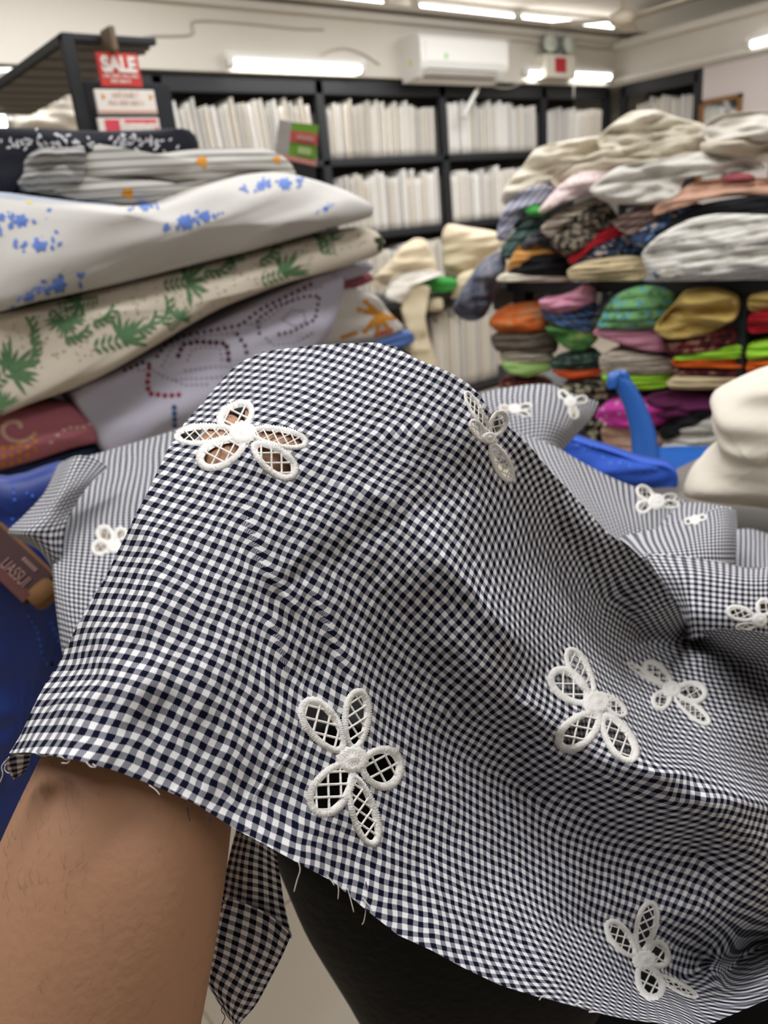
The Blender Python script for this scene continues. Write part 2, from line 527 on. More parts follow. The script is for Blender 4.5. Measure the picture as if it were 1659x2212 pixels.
# folds: polyline, rise towards the viewer (m), width each side (px: left of travel, right of travel), thread tuck (repeats u, v)
FOLDS = [
    ([(900, 1110), (948, 1195), (1013, 1267), (1069, 1327), (1136, 1392), (1175, 1450)], 0.0150, 55, 170, (0, 0)),
    ([(1290, 1600), (1375, 1645), (1466, 1690), (1560, 1760), (1659, 1830), (1720, 1865)], 0.0100, 40, 110, (0, 0)),
    ([(1100, 1040), (1141, 1122), (1177, 1173), (1216, 1230), (1244, 1292), (1280, 1356), (1333, 1416), (1350, 1450), (1375, 1600), (1400, 1640), (1480, 1680)], -0.0060, 22, 22, (0, 0)),
    ([(530, 1055), (537, 1134), (550, 1170), (562, 1207), (593, 1257), (630, 1305), (661, 1341)], 0.0024, 7, 16, (0.75, 0)),
    ([(655, 1245), (685, 1298), (704, 1341), (724, 1401), (742, 1440), (760, 1478)], 0.0026, 7, 16, (0.9, 0)),
    ([(565, 1300), (593, 1365), (613, 1425), (620, 1490)], 0.0022, 6, 18, (0.8, 0)),
    ([(660, 1590), (590, 1667), (541, 1727), (524, 1770)], 0.0016, 9, 7, (-0.45, 0)),
    ([(940, 1545), (980, 1535), (1050, 1533), (1120, 1530)], 0.0016, 6, 12, (0, 0.5)),
    ([(960, 1860), (1002, 1949), (1030, 1985)], 0.0012, 8, 14, (0.4, 0)),
    ([(1080, 1960), (1113, 2009), (1150, 2057), (1198, 2115)], 0.0014, 9, 14, (0.5, 0)),
    ([(190, 1405), (157, 1428), (120, 1470), (90, 1530)], 0.0014, 10, 16, (0.5, 0)),
    ([(870, 1560), (885, 1620), (905, 1680)], 0.0010, 8, 12, (0.4, 0)),
    ([(1040, 1190), (1050, 1260), (1060, 1300)], 0.0010, 6, 10, (0.4, 0)),
    ([(1160, 1260), (1180, 1225), (1200, 1200)], 0.0010, 5, 9, (0.5, 0)),
    ([(1205, 1330), (1222, 1375), (1235, 1410)], 0.0010, 5, 9, (0.5, 0)),
    ([(1190, 1795), (1230, 1830), (1290, 1835)], 0.0010, 10, 14, (0.2, 0)),
    ([(1600, 1345), (1590, 1400), (1570, 1440), (1560, 1475)], 0.0014, 8, 10, (0.5, 0)),
    ([(650, 1000), (760, 1060), (860, 1085), (930, 1150)], 0.0016, 16, 22, (0, 0.5)),
    ([(800, 955), (870, 930), (960, 915)], 0.0014, 10, 16, (0, 0.5)),
    ([(1470, 2090), (1520, 2095), (1570, 2083), (1640, 2065), (1712, 2050)], -0.012, 40, 26, (0, 0)),
    ([(1300, 1720), (1420, 1740), (1560, 1830), (1712, 1860)], -0.0045, 50, 50, (0, 0)),
]
for line, h, wl, wr, tuck in FOLDS:
    d, pos = poly_dist(PXY, line)
    w = np.where(d < 0, wl, wr)
    taper = np.clip(np.minimum(pos, 1 - pos) * 4, 0, 1) ** 0.8
    prof = np.exp(-(np.abs(d) / w) ** 1.3) * taper
    ZG -= h * prof
    if tuck != (0, 0):
        far = np.exp(-(np.abs(d) / 60.0) ** 2) * np.sign(d) * (1 - np.exp(-np.abs(d) / 9.0)) * taper * 0.5
        UVG[..., 0] += tuck[0] * far
        UVG[..., 1] += tuck[1] * far


def fbm(P, scale, seed, octv=2):
    out = np.zeros(P.shape[:2])
    flat = out.ravel()
    Q = P.reshape(-1, P.shape[-1])
    for i in range(len(Q)):
        flat[i] = noise.fractal(Vector((Q[i][0] * scale, Q[i][1] * scale, seed)), 0.6, 2.1, octv)
    return out


# small crumples of cotton: low waves across the threads
_low = cr_up(np.stack([fbm(G0[..., 2:4] * np.array([0.20, 0.10]), 1.0, 3.1), fbm(G0[..., 2:4] * np.array([0.55, 0.3]), 1.0, 8.7), fbm(G0[..., 2:4], 0.5, 15.2), fbm(G0[..., 2:4], 0.5, 22.4)], -1), UPK)
ZG -= _low[..., 0] * 0.0016 + _low[..., 1] * 0.0010
UVG[..., 0] += _low[..., 2] * 0.16
UVG[..., 1] += _low[..., 3] * 0.10

_dir = np.array([RT[:], UP[:], FWD[:]])


def unproject(P, Z):
    r = ((P[..., 0:1] - CX) / F_PX) * _dir[0] - ((P[..., 1:2] - CY) / F_PX) * _dir[1] + _dir[2]
    return np.array(CAM[:]) + r * Z[..., None]


def normals(Q):
    n = np.cross(np.gradient(Q, axis=0), np.gradient(Q, axis=1))
    n /= np.linalg.norm(n, axis=-1, keepdims=True) + 1e-12
    view = Q - np.array(CAM[:])
    return np.where((n * view).sum(-1, keepdims=True) > 0, -n, n)


class Surf:
    """a draped sheet that can be asked for the point, normal seen at a pixel"""
    def __init__(self, P, Z):
        self.P, self.Z = P, Z
        self.Q = unproject(P, Z)
        self.N = normals(self.Q)
        self.kd = KDTree(P.shape[0] * P.shape[1])
        m = P.shape[1]
        for i, (x, y) in enumerate(P.reshape(-1, 2)):
            self.kd.insert((x, y, 0), i)
        self.kd.balance()
        self.m = m

    def pt(self, x, y, lift=0.0):
        best = self.kd.find_n((x, y, 0), 3)
        q = np.zeros(3); nn = np.zeros(3); zz = 0; ws = 0
        for co, i, d in best:
            w = 1 / (d + 0.3)
            a, b = divmod(i, self.m)
            zz += self.Z[a, b] * w; nn += self.N[a, b] * w; ws += w
        z = zz / ws
        n = nn / np.linalg.norm(nn)
        p = at(x, y, z)
        return p + Vector(n) * lift, Vector(n)


MAIN = Surf(PXY, ZG)

cloth = empty('gingham_cloth', CAM + FWD * 0.4 - UP * 0.1, 'navy and white gingham cotton length with white cutwork flowers, draped over a raised forearm', 'fabric')


def child(name, vs, fs, m, parent, uvs=None, label=None, smooth=True):
    """mesh given in world space, parented to PARENT with its origin kept at the parent"""
    inv = parent.matrix_basis.inverted()
    p = parent.parent
    while p is not None:
        inv = inv @ p.matrix_basis.inverted()
        p = p.parent
    o = mesh_obj(name, [inv @ Vector(v) for v in vs], fs, m, parent, smooth, uvs)
    if label: o['label'] = label
    return o


# ---- cutwork flowers: centre, then petals as (base, tip, half width) where they show
FLOWERS = [
    ('main', (760, 1640), 20, [((742, 1624), (655, 1512), 38), ((764, 1622), (775, 1488), 31), ((776, 1650), (871, 1666), 47), ((760, 1672), (808, 1828), 30), ((757, 1648), (678, 1758), 43)]),
    ('main', (524, 936), 17, [((524, 928), (497, 872), 42), ((510, 934), (377, 943), 23), ((530, 954), (427, 1001), 33), ((538, 932), (664, 957), 23), ((546, 958), (640, 1029), 31)]),
    ('main', (1287, 1518), 17, [((1281, 1500), (1227, 1400), 23), ((1274, 1518), (1189, 1450), 33), ((1297, 1540), (1206, 1616), 35), ((1303, 1543), (1369, 1646), 31), ((1292, 1499), (1352, 1546), 17)]),
    ('main', (1450, 1490), 12, [((1440, 1486), (1353, 1432), 8), ((1450, 1482), (1391, 1430), 21), ((1456, 1490), (1528, 1499), 24), ((1456, 1502), (1533, 1564), 16), ((1448, 1494), (1412, 1528), 21)]),
    ('main', (1390, 2074), 15, [((1372, 2068), (1312, 1988), 24), ((1382, 2060), (1408, 1945), 25), ((1394, 2070), (1446, 2052), 31), ((1383, 2080), (1422, 2158), 30), ((1410, 2102), (1507, 2155), 12)]),
    ('main', (1054, 946), 9, [((1056, 934), (1005, 846), 13), ((1062, 944), (1088, 888), 20), ((1052, 956), (1016, 908), 14), ((1060, 956), (1104, 1040), 20)]),
]


def petal_loops(b, t, hw):
    b, t = np.array(b, float), np.array(t, float)
    c = (b + t) / 2
    a = (t - b) / 2
    L = np.hypot(*a)
    e = a / L
    w = np.array([-e[1], e[0]])
    rw = min(0.48 * hw, 16.5, 0.42 * L)

    def loop(Lx, Wx, th):
        cw = 1 + 0.16 * np.cos(th)
        return c + e * (Lx * np.cos(th))[:, None] + w * (Wx * np.sin(th) * cw)[:, None]
    return c, e, w, L, rw, loop


def petal_mesh(surf, b, t, hw):
    c, e, w, L, rw, loop = petal_loops(b, t, hw)
    mb = MB()
    n = max(36, int(2 * math.pi * (L + hw) / 2 / 2.1))
    th = np.linspace(0, 2 * np.pi, n, endpoint=False)
    rows = []
    for k, (s, h) in enumerate(((1.04, -0.0002), (0.99, 0.0005), (0.62, 0.0009), (0.25, 0.00075), (0.0, -0.0003))):
        pts = loop(L - rw * (1 - s), hw - rw * (1 - s), th)
        row = []
        for i, p in enumerate(pts):
            zig = (1 if i % 2 else -1)
            if k < 2:
                p = c + (p - c) * (1 + zig * 0.024 + random.uniform(-0.018, 0.018))
            q, nn = surf.pt(p[0], p[1], h + (zig * 0.00026 + random.uniform(-.00012, .00012) if 0 < k < 4 else 0))
            row.append(q)
        rows.append(row)
    vs = [p for r in rows for p in r]
    fs = []
    for k in range(len(rows) - 1):
        for i in range(n):
            j = (i + 1) % n
            fs.append((k * n + i, k * n + j, (k + 1) * n + j, (k + 1) * n + i))
    mb.add(vs, fs)
    # corded net across the opening
    Li, Wi = L - rw * 0.6, hw - rw * 0.6
    sp = max(9.0, min(27.0, hw * 0.70))
    rad = 0.00058 * min(1.0, max(0.72, hw / 34))
    for sg in (1, -1):
        ang = math.radians(52 if sg > 0 else -38)
        d = e * math.cos(ang) + w * math.sin(ang) * (1 if hw > 14 else 0.5)
        nrm = np.array([-d[1], d[0]])
        nrm = nrm / np.hypot(*nrm)
        k = -6
        for k in range(-6, 7):
            o = c + nrm * (k * sp + 0.3 * sp)
            ss = np.linspace(-1.4 * L, 1.4 * L, 60)
            pts = o + d[None] * ss[:, None]
            x = (pts - c) @ e / Li
            y = (pts - c) @ w / (Wi * (1 + 0.16 * np.clip(x, -1, 1)))
            ins = x * x + y * y < 1
            if ins.sum() < 3: continue
            pts = pts[ins]
            pts = pts[np.linspace(0, len(pts) - 1, 6).astype(int)]
            mb.tube([surf.pt(p[0], p[1], 0.0001 + sg * 0.0001)[0] for p in pts], [rad * 1.25] + [rad] * 4 + [rad * 1.25], 5, False)
    return mb


def flower(surf, centre, rc, petals):
    cen, nn = surf.pt(*centre)
    mb = MB()
    # raised satin heart: a knobbly disc with a turned rim
    rows, n = [], 28
    for s, h in ((1.25, 0.0), (1.1, 0.0010), (0.8, 0.0014), (0.55, 0.0009), (0.3, 0.0015), (0.06, 0.0017)):
        for i in range(n):
            a = 2 * math.pi * i / n
            r = rc * 1.4 * s * (1 + 0.07 * (1 if i % 2 else -1))
            mb.v.append(surf.pt(centre[0] + r * math.cos(a), centre[1] + r * math.sin(a) * 0.85, h + 0.0002 + 0.0002 * (i % 2))[0])
    for k in range(5):
        for i in range(n):
            j = (i + 1) % n
            mb.f.append((k * n + i, k * n + j, (k + 1) * n + j, (k + 1) * n + i))
    mb.f.append(tuple(5 * n + i for i in range(n)))
    f = child('embroidered_flower', mb.v, mb.f, LACE, cloth)
    for (b, t, hw) in petals:
        pm = petal_mesh(surf, b, t, hw)
        child('petal', pm.v, pm.f, LACE, f)
    return f


def hole_mask(P, flowers):
    m = np.zeros(P.shape[:-1], bool)
    for fl in flowers:
        for (b, t, hw) in fl[-1]:
            c, e, w, L, rw, _ = petal_loops(b, t, hw)
            d = P - c
            x = d @ e / (L - rw * 0.55)
            y = d @ w / ((hw - rw * 0.55) * (1 + 0.16 * np.clip(x, -1, 1)))
            m |= (x * x + y * y) < 1
    return m


def sheet_faces(n, m, hole=None, flip=False):
    ii, jj = np.meshgrid(np.arange(n - 1), np.arange(m - 1), indexing='ij')
    a = ii * m + jj
    f = np.stack([a, a + m, a + m + 1, a + 1], -1).reshape(-1, 4)
    if hole is not None:
        f = f[~hole.reshape(-1)]
    return f


_n1, _m1 = PXY.shape[:2]
cent = (PXY[:-1, :-1] + PXY[1:, 1:]) / 2
faces = sheet_faces(_n1, _m1, hole_mask(cent, FLOWERS))
V = MAIN.Q.reshape(-1, 3)
UVv = UVG.reshape(-1, 2)


# the cloth goes on over the arm: turn the left and top rims away from the viewer
def turn_back(P, Z, uv, side_uv_step, reach=0.11, n=12, inward=None):
    rows_p, rows_u = [], []
    for k in range(1, n + 1):
        s = k / n
        p = P + inward * (38 * s ** 1.8)
        z = Z + reach * (0.12 * s + 0.88 * s ** 1.4)
        rows_p.append(unproject(p, z))
        rows_u.append(uv + side_uv_step * s * reach / CHECK)
    return rows_p, rows_u


def add_rim(V, U, F, idx, inward, ustep, reach):
    P, Z, uv = PXY.reshape(-1, 2)[idx], ZG.reshape(-1)[idx], UVG.reshape(-1, 2)[idx]
    rp, ru = turn_back(P, Z, uv, ustep, reach, 12, inward)
    base = len(V)
    prev = np.array(idx)
    allp, allu = [V], [U]
    F2 = [F]
    for k in range(len(rp)):
        cur = base + np.arange(len(idx)) + k * len(idx)
        allp.append(rp[k]); allu.append(ru[k])
        F2.append(np.stack([prev[:-1], prev[1:], cur[1:], cur[:-1]], -1))
        prev = cur
    return np.concatenate(allp), np.concatenate(allu), np.concatenate(F2)


_idx = np.arange(_n1 * _m1).reshape(_n1, _m1)
_left = _idx[0, :]                       # left silhouette, bottom to top
_top = _idx[:, -1]                       # top silhouette, apex to right
_topn = int(np.searchsorted(PXY[:, -1, 0], 1490))
V, UVv, faces = add_rim(V, UVv, faces, _left, np.array([[1.0, 0.45]]) * np.ones((len(_left), 1)), np.array([-1.0, 0.0]), 0.10)
V, UVv, faces = add_rim(V, UVv, faces, _top[:_topn], np.array([[-0.45, 1.0]]) * np.ones((_topn, 1)), np.array([0.0, 1.0]), 0.07)
child('sheet', V, faces, GING, cloth, UVv)
for fl in FLOWERS:
    flower(MAIN, fl[1], fl[2], fl[3])


# ---- the rest of the length: loose turns of cloth, each drawn through a net of knots (px, px, metres)
def patch(name, knots, k=14, flowers=(), ripple=0.0012, seed=1.0, uv_swap=False, rim=0.0, uvscale=1.0):
    A = cr_up(np.array(knots, float), k)
    P, Z = A[..., :2], A[..., 2].copy()
    Q = unproject(P, Z)
    du = np.r_[0, np.cumsum(np.linalg.norm(np.diff(Q, axis=1), axis=-1).mean(0))]
    dv = np.r_[0, np.cumsum(np.linalg.norm(np.diff(Q, axis=0), axis=-1).mean(1))]
    uv = np.stack(np.meshgrid(du, dv), -1) / CHECK * uvscale
    rp = np.zeros(Z.shape)
    for i in range(Z.shape[0]):
        for j in range(Z.shape[1]):
            rp[i, j] = noise.fractal(Vector((uv[i, j, 0] * 0.12, uv[i, j, 1] * 0.05, seed)), 0.6, 2.1, 2)
    Z -= rp * ripple
    uv[..., 0] += rp * 0.4
    s = Surf(P, Z)
    n, m = P.shape[:2]
    cent = (P[:-1, :-1] + P[1:, 1:]) / 2
    f = sheet_faces(n, m, hole_mask(cent, flowers) if flowers else None)
    V, U = s.Q.reshape(-1, 3), uv.reshape(-1, 2)
    if rim:
        idx = np.arange(n * m).reshape(n, m)[0]
        pv = idx
        for q in range(1, 6):
            t = q / 5
            pp = P[0] + np.array([0, 26.0]) * t ** 1.7
            zz = Z[0] + rim * (0.2 * t + 0.8 * t * t)
            cur = len(V) + np.arange(m)
            V = np.concatenate([V, unproject(pp, zz)])
            U = np.concatenate([U, U[idx] - np.array([0, 1.0]) * t * rim / CHECK])
            f = np.concatenate([f, np.stack([pv[:-1], pv[1:], cur[1:], cur[:-1]], -1)])
            pv = cur
    if uv_swap: U = U[:, ::-1]
    child(name, V, f, GING, cloth, U)
    for fl in flowers: flower(s, fl[1], fl[2], fl[3])
    return s


# behind the arm on the left: falls from the pile towards the floor
patch('left_fall', [
    [(120, 1000, .90), (190, 985, .90), (270, 962, .89), (360, 935, .89), (470, 900, .90)],
    [(112, 1060, .82), (180, 1050, .82), (262, 1040, .81), (352, 1030, .81), (470, 1010, .82)],
    [(112, 1130, .755), (172, 1130, .75), (252, 1130, .745), (342, 1130, .745), (460, 1130, .75)],
    [(112, 1200, .705), (162, 1205, .70), (242, 1210, .695), (330, 1215, .695), (440, 1220, .70)],
    [(118, 1280, .67), (156, 1290, .66), (232, 1300, .655), (316, 1305, .65), (420, 1310, .655)],
    [(132, 1390, .645), (166, 1400, .63), (224, 1410, .625), (300, 1420, .62), (400, 1420, .625)],
    [(150, 1480, .64), (180, 1490, .625), (230, 1500, .615), (300, 1510, .61), (400, 1510, .62)]],
    flowers=[('f', (246, 1180), 10, [((243, 1172), (212, 1138), 19), ((238, 1184), (196, 1182), 17), ((252, 1168), (268, 1140), 14)])], rim=0.05)
# crumpled tail beside it
patch('left_tuck', [
    [(125, 1003, .77), (165, 985, .75), (205, 990, .76), (235, 1010, .77)],
    [(95, 1065, .74), (130, 1060, .71), (165, 1050, .72), (195, 1045, .74)],
    [(50, 1115, .72), (95, 1110, .695), (130, 1105, .70), (160, 1095, .72)],
    [(18, 1148, .71), (60, 1150, .68), (105, 1150, .685), (140, 1145, .70)],
    [(40, 1165, .715), (70, 1172, .695), (110, 1200, .69), (135, 1210, .70)],
    [(70, 1180, .73), (90, 1195, .715), (115, 1230, .71), (132, 1250, .715)]], ripple=0.004, seed=4.4)
# two lobes of the same length beyond the arm
patch('far_lobe', [
    [(1000, 858, 0.964), (1090, 838, 0.944), (1180, 830, 0.924), (1235, 850, 0.924), (1292, 868, 0.944)],
    [(1010, 890, 0.940), (1090, 870, 0.910), (1180, 862, 0.895), (1240, 885, 0.900), (1275, 905, 0.930)],
    [(1030, 930, 0.910), (1100, 915, 0.880), (1175, 905, 0.870), (1225, 920, 0.880), (1245, 940, 0.910)],
    [(1060, 975, 0.881), (1110, 965, 0.861), (1165, 955, 0.856), (1200, 960, 0.871), (1215, 975, 0.891)],
    [(1090, 1015, 0.866), (1125, 1005, 0.846), (1160, 1000, 0.846), (1190, 1000, 0.856), (1205, 1010, 0.886)]],
    flowers=[('f', (1112, 884), 8, [((1108, 882), (1076, 882), 8), ((1118, 882), (1150, 876), 8), ((1116, 890), (1146, 898), 7)]),
             ('f', (1232, 868), 8, [((1232, 862), (1206, 846), 10), ((1238, 866), (1270, 862), 10), ((1234, 876), (1244, 906), 11)])], rim=0.05, seed=2.2)
patch('far_slope', [
    [(1060, 905, 0.819), (1120, 935, 0.799), (1190, 960, 0.789), (1260, 1000, 0.779), (1340, 1040, 0.779), (1420, 1066, 0.789), (1480, 1080, 0.809)],
    [(1075, 960, 0.790), (1140, 985, 0.770), (1210, 1010, 0.755), (1280, 1050, 0.750), (1350, 1085, 0.750), (1420, 1110, 0.760), (1475, 1115, 0.780)],
    [(1110, 1010, 0.760), (1170, 1035, 0.740), (1235, 1060, 0.725), (1300, 1100, 0.720), (1360, 1130, 0.720), (1420, 1150, 0.730), (1465, 1160, 0.750)],
    [(1150, 1060, 0.729), (1205, 1085, 0.709), (1265, 1110, 0.699), (1320, 1150, 0.694), (1370, 1180, 0.699), (1420, 1200, 0.709), (1455, 1210, 0.729)],
    [(1200, 1120, 0.709), (1250, 1140, 0.689), (1300, 1165, 0.679), (1345, 1200, 0.674), (1385, 1225, 0.679), (1425, 1245, 0.689), (1455, 1255, 0.709)]],
    flowers=[('f', (1418, 1084), 11, [((1412, 1080), (1376, 1052), 15), ((1410, 1088), (1374, 1100), 15), ((1424, 1078), (1462, 1072), 9), ((1426, 1088), (1468, 1090), 10)])], rim=0.05, seed=5.0, uv_swap=True)
# a standing pocket of cloth on the right: inside wall, then the outer wall in front of it
patch('pocket_inside', [
    [(1340, 1108, .80), (1430, 1088, .80), (1510, 1086, .80), (1582, 1096, .79)],
    [(1350, 1140, .75), (1430, 1120, .76), (1510, 1118, .76), (1585, 1122, .77)],
    [(1370, 1180, .70), (1440, 1165, .71), (1510, 1160, .72), (1580, 1160, .74)]], seed=6.1, ripple=0.002)
patch('pocket_front', [
    [(1335, 1160, .70), (1400, 1146, .70), (1450, 1130, .70), (1510, 1112, .71), (1560, 1096, .72), (1590, 1104, .74)],
    [(1360, 1180, .66), (1405, 1172, .66), (1460, 1165, .66), (1515, 1155, .67), (1565, 1148, .685), (1592, 1150, .71)],
    [(1385, 1205, .635), (1420, 1200, .63), (1470, 1198, .63), (1520, 1195, .64), (1565, 1195, .66), (1588, 1195, .69)],
    [(1410, 1245, .625), (1440, 1240, .62), (1480, 1235, .62), (1525, 1235, .63), (1565, 1238, .65), (1585, 1240, .68)]],
    flowers=[('f', (1502, 1124), 7, [((1496, 1124), (1478, 1128), 8), ((1506, 1122), (1526, 1116), 8)])], rim=0.03, seed=7.3, ripple=0.002)
patch('right_edge_turn', [
    [(1560, 1150, .84), (1620, 1142, .84), (1680, 1160, .84), (1730, 1170, .85)],
    [(1560, 1190, .79), (1620, 1180, .79), (1680, 1190, .79), (1730, 1200, .80)],
    [(1560, 1230, .74), (1620, 1225, .74), (1680, 1230, .745), (1730, 1235, .75)]], seed=8.8, rim=0.03)
patch('right_fold', [
    [(1395, 1196, .63), (1440, 1199, .625), (1490, 1204, .62), (1560, 1215, .62), (1630, 1228, .625), (1720, 1215, .64)],
    [(1420, 1240, .61), (1455, 1240, .60), (1495, 1240, .595), (1560, 1248, .595), (1630, 1255, .60), (1720, 1250, .62)],
    [(1445, 1285, .60), (1470, 1285, .59), (1497, 1285, .58), (1560, 1292, .58), (1630, 1298, .585), (1720, 1300, .60)],
    [(1470, 1330, .595), (1485, 1330, .58), (1500, 1328, .57), (1560, 1332, .57), (1630, 1338, .575), (1720, 1345, .59)],
    [(1480, 1385, .60), (1492, 1385, .58), (1505, 1380, .575), (1560, 1380, .575), (1630, 1384, .58), (1720, 1400, .59)]],
    flowers=[('f', (1640, 1340), 10, [((1632, 1334), (1568, 1318), 17), ((1640, 1330), (1662, 1296), 20), ((1634, 1350), (1588, 1356), 9)])], rim=0.03, seed=9.9)
# sheet added under the right side to darken the flower openings
patch('added_underlay', [
    [(1010, 1330, .56), (1130, 1330, .58), (1260, 1390, .62), (1400, 1400, .66), (1560, 1400, .68), (1720, 1400, .68)],
    [(1040, 1450, .52), (1150, 1460, .55), (1280, 1480, .59), (1410, 1490, .64), (1560, 1490, .66), (1720, 1490, .66)],
    [(1080, 1600, .50), (1180, 1610, .53), (1300, 1620, .57), (1420, 1630, .62), (1560, 1640, .63), (1720, 1640, .63)],
    [(1120, 1740, .50), (1220, 1750, .53), (1320, 1770, .57), (1440, 1790, .60), (1560, 1800, .61), (1720, 1810, .61)]], seed=12.1, ripple=0.003)
# loose end hanging under the arm: doubled, with a torn point
patch('hanging_end', [
    [(512, 1785, .34), (540, 1795, .33), (568, 1812, .33), (596, 1835, .335)],
    [(495, 1850, .35), (530, 1858, .34), (566, 1868, .34), (604, 1885, .345)],
    [(480, 1920, .36), (525, 1935, .35), (570, 1945, .35), (616, 1960, .355)],
    [(468, 1970, .37), (520, 1985, .36), (575, 2005, .36), (632, 2028, .365)]], seed=3.3, ripple=0.0014, rim=0.0)
patch('torn_corner', [
    [(486, 1938, .345), (530, 1952, .345), (580, 1975, .346), (630, 2018, .348)],
    [(470, 2000, .35), (520, 2020, .35), (570, 2045, .351), (608, 2068, .354)],
    [(456, 2060, .355), (505, 2085, .355), (545, 2110, .357), (580, 2122, .36)],
    [(444, 2112, .36), (480, 2140, .36), (520, 2165, .362), (552, 2172, .365)],
    [(462, 2150, .362), (485, 2175, .363), (505, 2195, .365), (522, 2206, .368)],
    [(484, 2186, .365), (494, 2200, .366), (504, 2212, .368), (508, 2226, .370)]], seed=1.7, ripple=0.0014)
patch('rolled_hem', [
    [(12, 1640, .268), (30, 1632, .270), (50, 1630, .274), (66, 1630, .278)],
    [(16, 1660, .275), (32, 1658, .278), (48, 1655, .281), (62, 1650, .284)],
    [(28, 1684, .283), (36, 1680, .286), (44, 1674, .288), (54, 1668, .290)]], k=8, seed=1.1, ripple=0.0005)


# ---- frayed threads along the cut edge
def thread(pts, white=True, r=0.00022, z=None, curl=0.0):
    out = []
    z0 = MAIN.pt(*pts[0])[0]
    zc = (z0 - CAM).dot(FWD) if z is None else z
    for i, (x, y) in enumerate(pts):
        out.append(at(x, y, zc - 0.002 - curl * math.sin(i * 1.3)))
    A = cr_up(np.array([[p[:] for p in out]] * 2), 5)[0]
    mb = MB().tube([Vector(p) for p in A], r, 5)
    child('frayed_thread', mb.v, mb.f, THREAD if white else NAVYTHREAD, cloth)


for pts, wh in [
    ([(128, 1632), (142, 1640), (151, 1640), (146, 1648), (133, 1648)], True),
    ([(76, 1626), (90, 1632), (105, 1630), (130, 1607)], True),
    ([(20, 1635), (4, 1655), (6, 1672), (0, 1690)], True),
    ([(12, 1650), (10, 1662), (18, 1670), (26, 1664)], True),
    ([(186, 1646), (196, 1656), (207, 1656), (200, 1650)], True),
    ([(322, 1696), (336, 1706), (345, 1717)], True),
    ([(645, 1862), (648, 1880), (642, 1900), (635, 1926)], True),
    ([(705, 1890), (714, 1900), (722, 1912)], True),
    ([(726, 1902), (731, 1920), (730, 1942)], True),
    ([(750, 1918), (756, 1938), (764, 1970)], True),
    ([(788, 1945), (790, 1965), (786, 1990), (782, 1997)], True),
    ([(784, 1940), (796, 1955), (808, 1975)], True),
    ([(1165, 2160), (1172, 2152), (1184, 2152)], True),
    ([(1240, 2172), (1252, 2166), (1262, 2168)], True),
    ([(1272, 2186), (1290, 2186), (1306, 2190)], True),
    ([(405, 1740), (406, 1755), (410, 1773)], False),
    ([(448, 1760), (454, 1770), (453, 1776)], False),
    ([(512, 1795), (525, 1796), (540, 1793)], False),
    ([(368, 1708), (382, 1712), (392, 1702)], False),
    ([(790, 1905), (794, 1930), (792, 1960)], False),
    ([(484, 2170), (478, 2182), (486, 2196), (480, 2212)], False),
]:
    zz = 0.362 if pts[0][1] > 2160 and pts[0][0] < 600 else None
    thread(pts, wh, z=zz)
# ------------------------------------------------------------------ the arm and hand under the cloth
SKIN = mat('tan_skin', lin((166, 124, 96)), 0.55, mottle=0.10, mscale=9, bump=0.06, bscale=260, spec=0.35)
_sn = SKIN.node_tree.nodes['Principled BSDF']
_sn.inputs['Subsurface Weight'].default_value = 0.08
_sn.inputs['Subsurface Radius'].default_value = (0.01, 0.004, 0.002)


def under(x, y, r, gap=0.004):
    """centre of a limb of radius r that just holds the cloth up where it shows at a pixel"""
    p, n = MAIN.pt(x, y)
    z = (p - CAM).dot(FWD)
    return at(x, y, z + r + gap)


